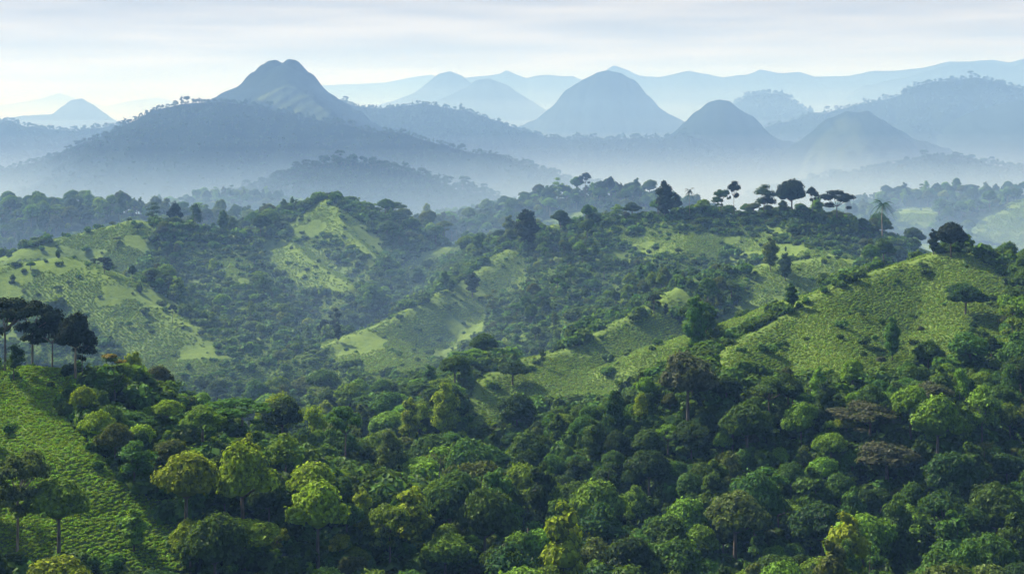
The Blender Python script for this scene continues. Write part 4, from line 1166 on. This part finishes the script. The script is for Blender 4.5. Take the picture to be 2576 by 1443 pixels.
# ---- woods on the mountains
mp_ = []
for s, kn in enumerate(['domed', 'domed', 'spreading', 'loose', 'tall']):
    lob = {'domed': lobes_dome(400 + s, n=5), 'spreading': lobes_umbrella(400 + s, n=6), 'loose': lobes_loose(400 + s, n=7), 'tall': lobes_tall(400 + s, n=5)}[kn]
    cv, cf = crown_geo(lob, 1.3, .9, 400 + s, core=.8)
    tvv, tff = trunk_geo(lob[:4], 6, .3, s)
    mp_.append((np.concatenate([cv, tvv]), np.concatenate([cf, tff + len(cv)]), [M['farleaf'], M['bark']], np.concatenate([np.zeros(len(cf)), np.ones(len(tff))])))
pts, scs = [], []
for (gx, gy, gz, W), step in SCAT:
    # along the crest
    for (ax, ay, az), (bx, by, bz) in zip(W[:-1], W[1:]):
        L = math.hypot(bx - ax, by - ay); nn_ = int(L / 5.0 * 3.2)
        if nn_ < 1: continue
        t = rng.random(nn_)
        x = ax + t * (bx - ax) + rng.normal(0, 2, nn_); y = ay + t * (by - ay) + rng.normal(0, 12, nn_)
        pts.append(np.stack([x, y], 1)); scs.append(np.clip(rng.lognormal(math.log(.36), .45, nn_), .15, 1.3) * step)
        GXi = None
    # over the flanks
    x0, x1, y0, y1 = gx[0, 0], gx[-1, 0], gy[0, 0], gy[0, -1]
    nn_ = 22000 if step == 1.0 else 8000
    x = rng.uniform(x0, x1, nn_); y = rng.uniform(y0, y1, nn_)
    kp = (np.abs(x) < y * .40) & (y < W[len(W) // 2][1] + 30)
    pts.append(np.stack([x[kp], y[kp]], 1)); scs.append(rng.uniform(.3, .8, kp.sum()) * step)
def mountain_z(x, y):
    best = np.full(len(x), -1e9)
    for (gx, gy, gz, W), step in SCAT:
        nx, ny = gx.shape
        fx = (x - gx[0, 0]) / (gx[-1, 0] - gx[0, 0]) * (nx - 1); fy = (y - gy[0, 0]) / (gy[0, -1] - gy[0, 0]) * (ny - 1)
        ok = (fx >= 0) & (fx < nx - 1) & (fy >= 0) & (fy < ny - 1)
        ix = np.clip(fx.astype(int), 0, nx - 2); iy = np.clip(fy.astype(int), 0, ny - 2)
        u_, v_ = fx - ix, fy - iy
        zz = gz[ix, iy] * (1 - u_) * (1 - v_) + gz[ix + 1, iy] * u_ * (1 - v_) + gz[ix, iy + 1] * (1 - u_) * v_ + gz[ix + 1, iy + 1] * u_ * v_
        best = np.maximum(best, np.where(ok, zz, -1e9))
    return best
pts = np.concatenate(pts); scs = np.concatenate(scs)
mz = mountain_z(pts[:, 0], pts[:, 1])
kp = mz > -170
pts, scs, mz = pts[kp], scs[kp], mz[kp]
print('mountain trees', len(pts))
scatter('mountain_woods', np.concatenate([pts, mz[:, None] - .8], 1), rng.uniform(0, 6.28, len(pts)), scs, rng.integers(0, 5, len(pts)), mp_,
        'distant trees fringing the crests and flanks of the blue mountains', 'woods')

# ------------------------------------------------------------------ the air
def air(name, b, color, density, label, g=0.0):
    x0, x1, y0, y1, z0, z1 = b
    V = [(x0, y0, z0), (x1, y0, z0), (x1, y1, z0), (x0, y1, z0), (x0, y0, z1), (x1, y0, z1), (x1, y1, z1), (x0, y1, z1)]
    F = [(0, 3, 2, 1), (4, 5, 6, 7), (0, 1, 5, 4), (1, 2, 6, 5), (2, 3, 7, 6), (3, 0, 4, 7)]
    m, t = new_mat(name)
    out = t.nodes.new('ShaderNodeOutputMaterial'); pv = t.nodes.new('ShaderNodeVolumePrincipled')
    pv.inputs['Color'].default_value = (*color, 1)
    pv.inputs['Absorption Color'].default_value = (1, 1, 1, 1)
    pv.inputs['Density'].default_value = density
    pv.inputs['Density Attribute'].default_value = ''
    pv.inputs['Temperature Attribute'].default_value = ''
    m.cycles.homogeneous_volume = True
    pv.inputs['Anisotropy'].default_value = g
    t.links.new(pv.outputs[0], out.inputs['Volume'])
    o = link(name, np_mesh(name, V, F, [m]))
    tag(o, label, 'mist' if 'mist' in name else 'haze', 'layers of mist in the valleys' if 'mist' in name else None, kind='stuff')
    return o
air('haze', HAZE['box'], HAZE['color'], HAZE['density'], 'thin blue air haze filling the whole view', .1)
for i, q in enumerate(MIST):
    y_ = q['box'][2]
    air('valley_mist', q['box'], (0.30, 0.53, 1.0) if q['box'][5] > 50 and y_ < 1800 else MISTCOL if y_ < 1000 else (0.50, 0.64, 1.0), q['density'],
        'thin mist in the forested valley between the near hills' if y_ < 1000 else 'pale mist lying before the wooded blue ridge' if y_ < 2000 else
        'pale mist round the foot of the split-topped mountain' if y_ < 3000 else 'pale mist round the lone sugarloaf' if y_ < 4000 else 'pale mist filling the farthest valleys')
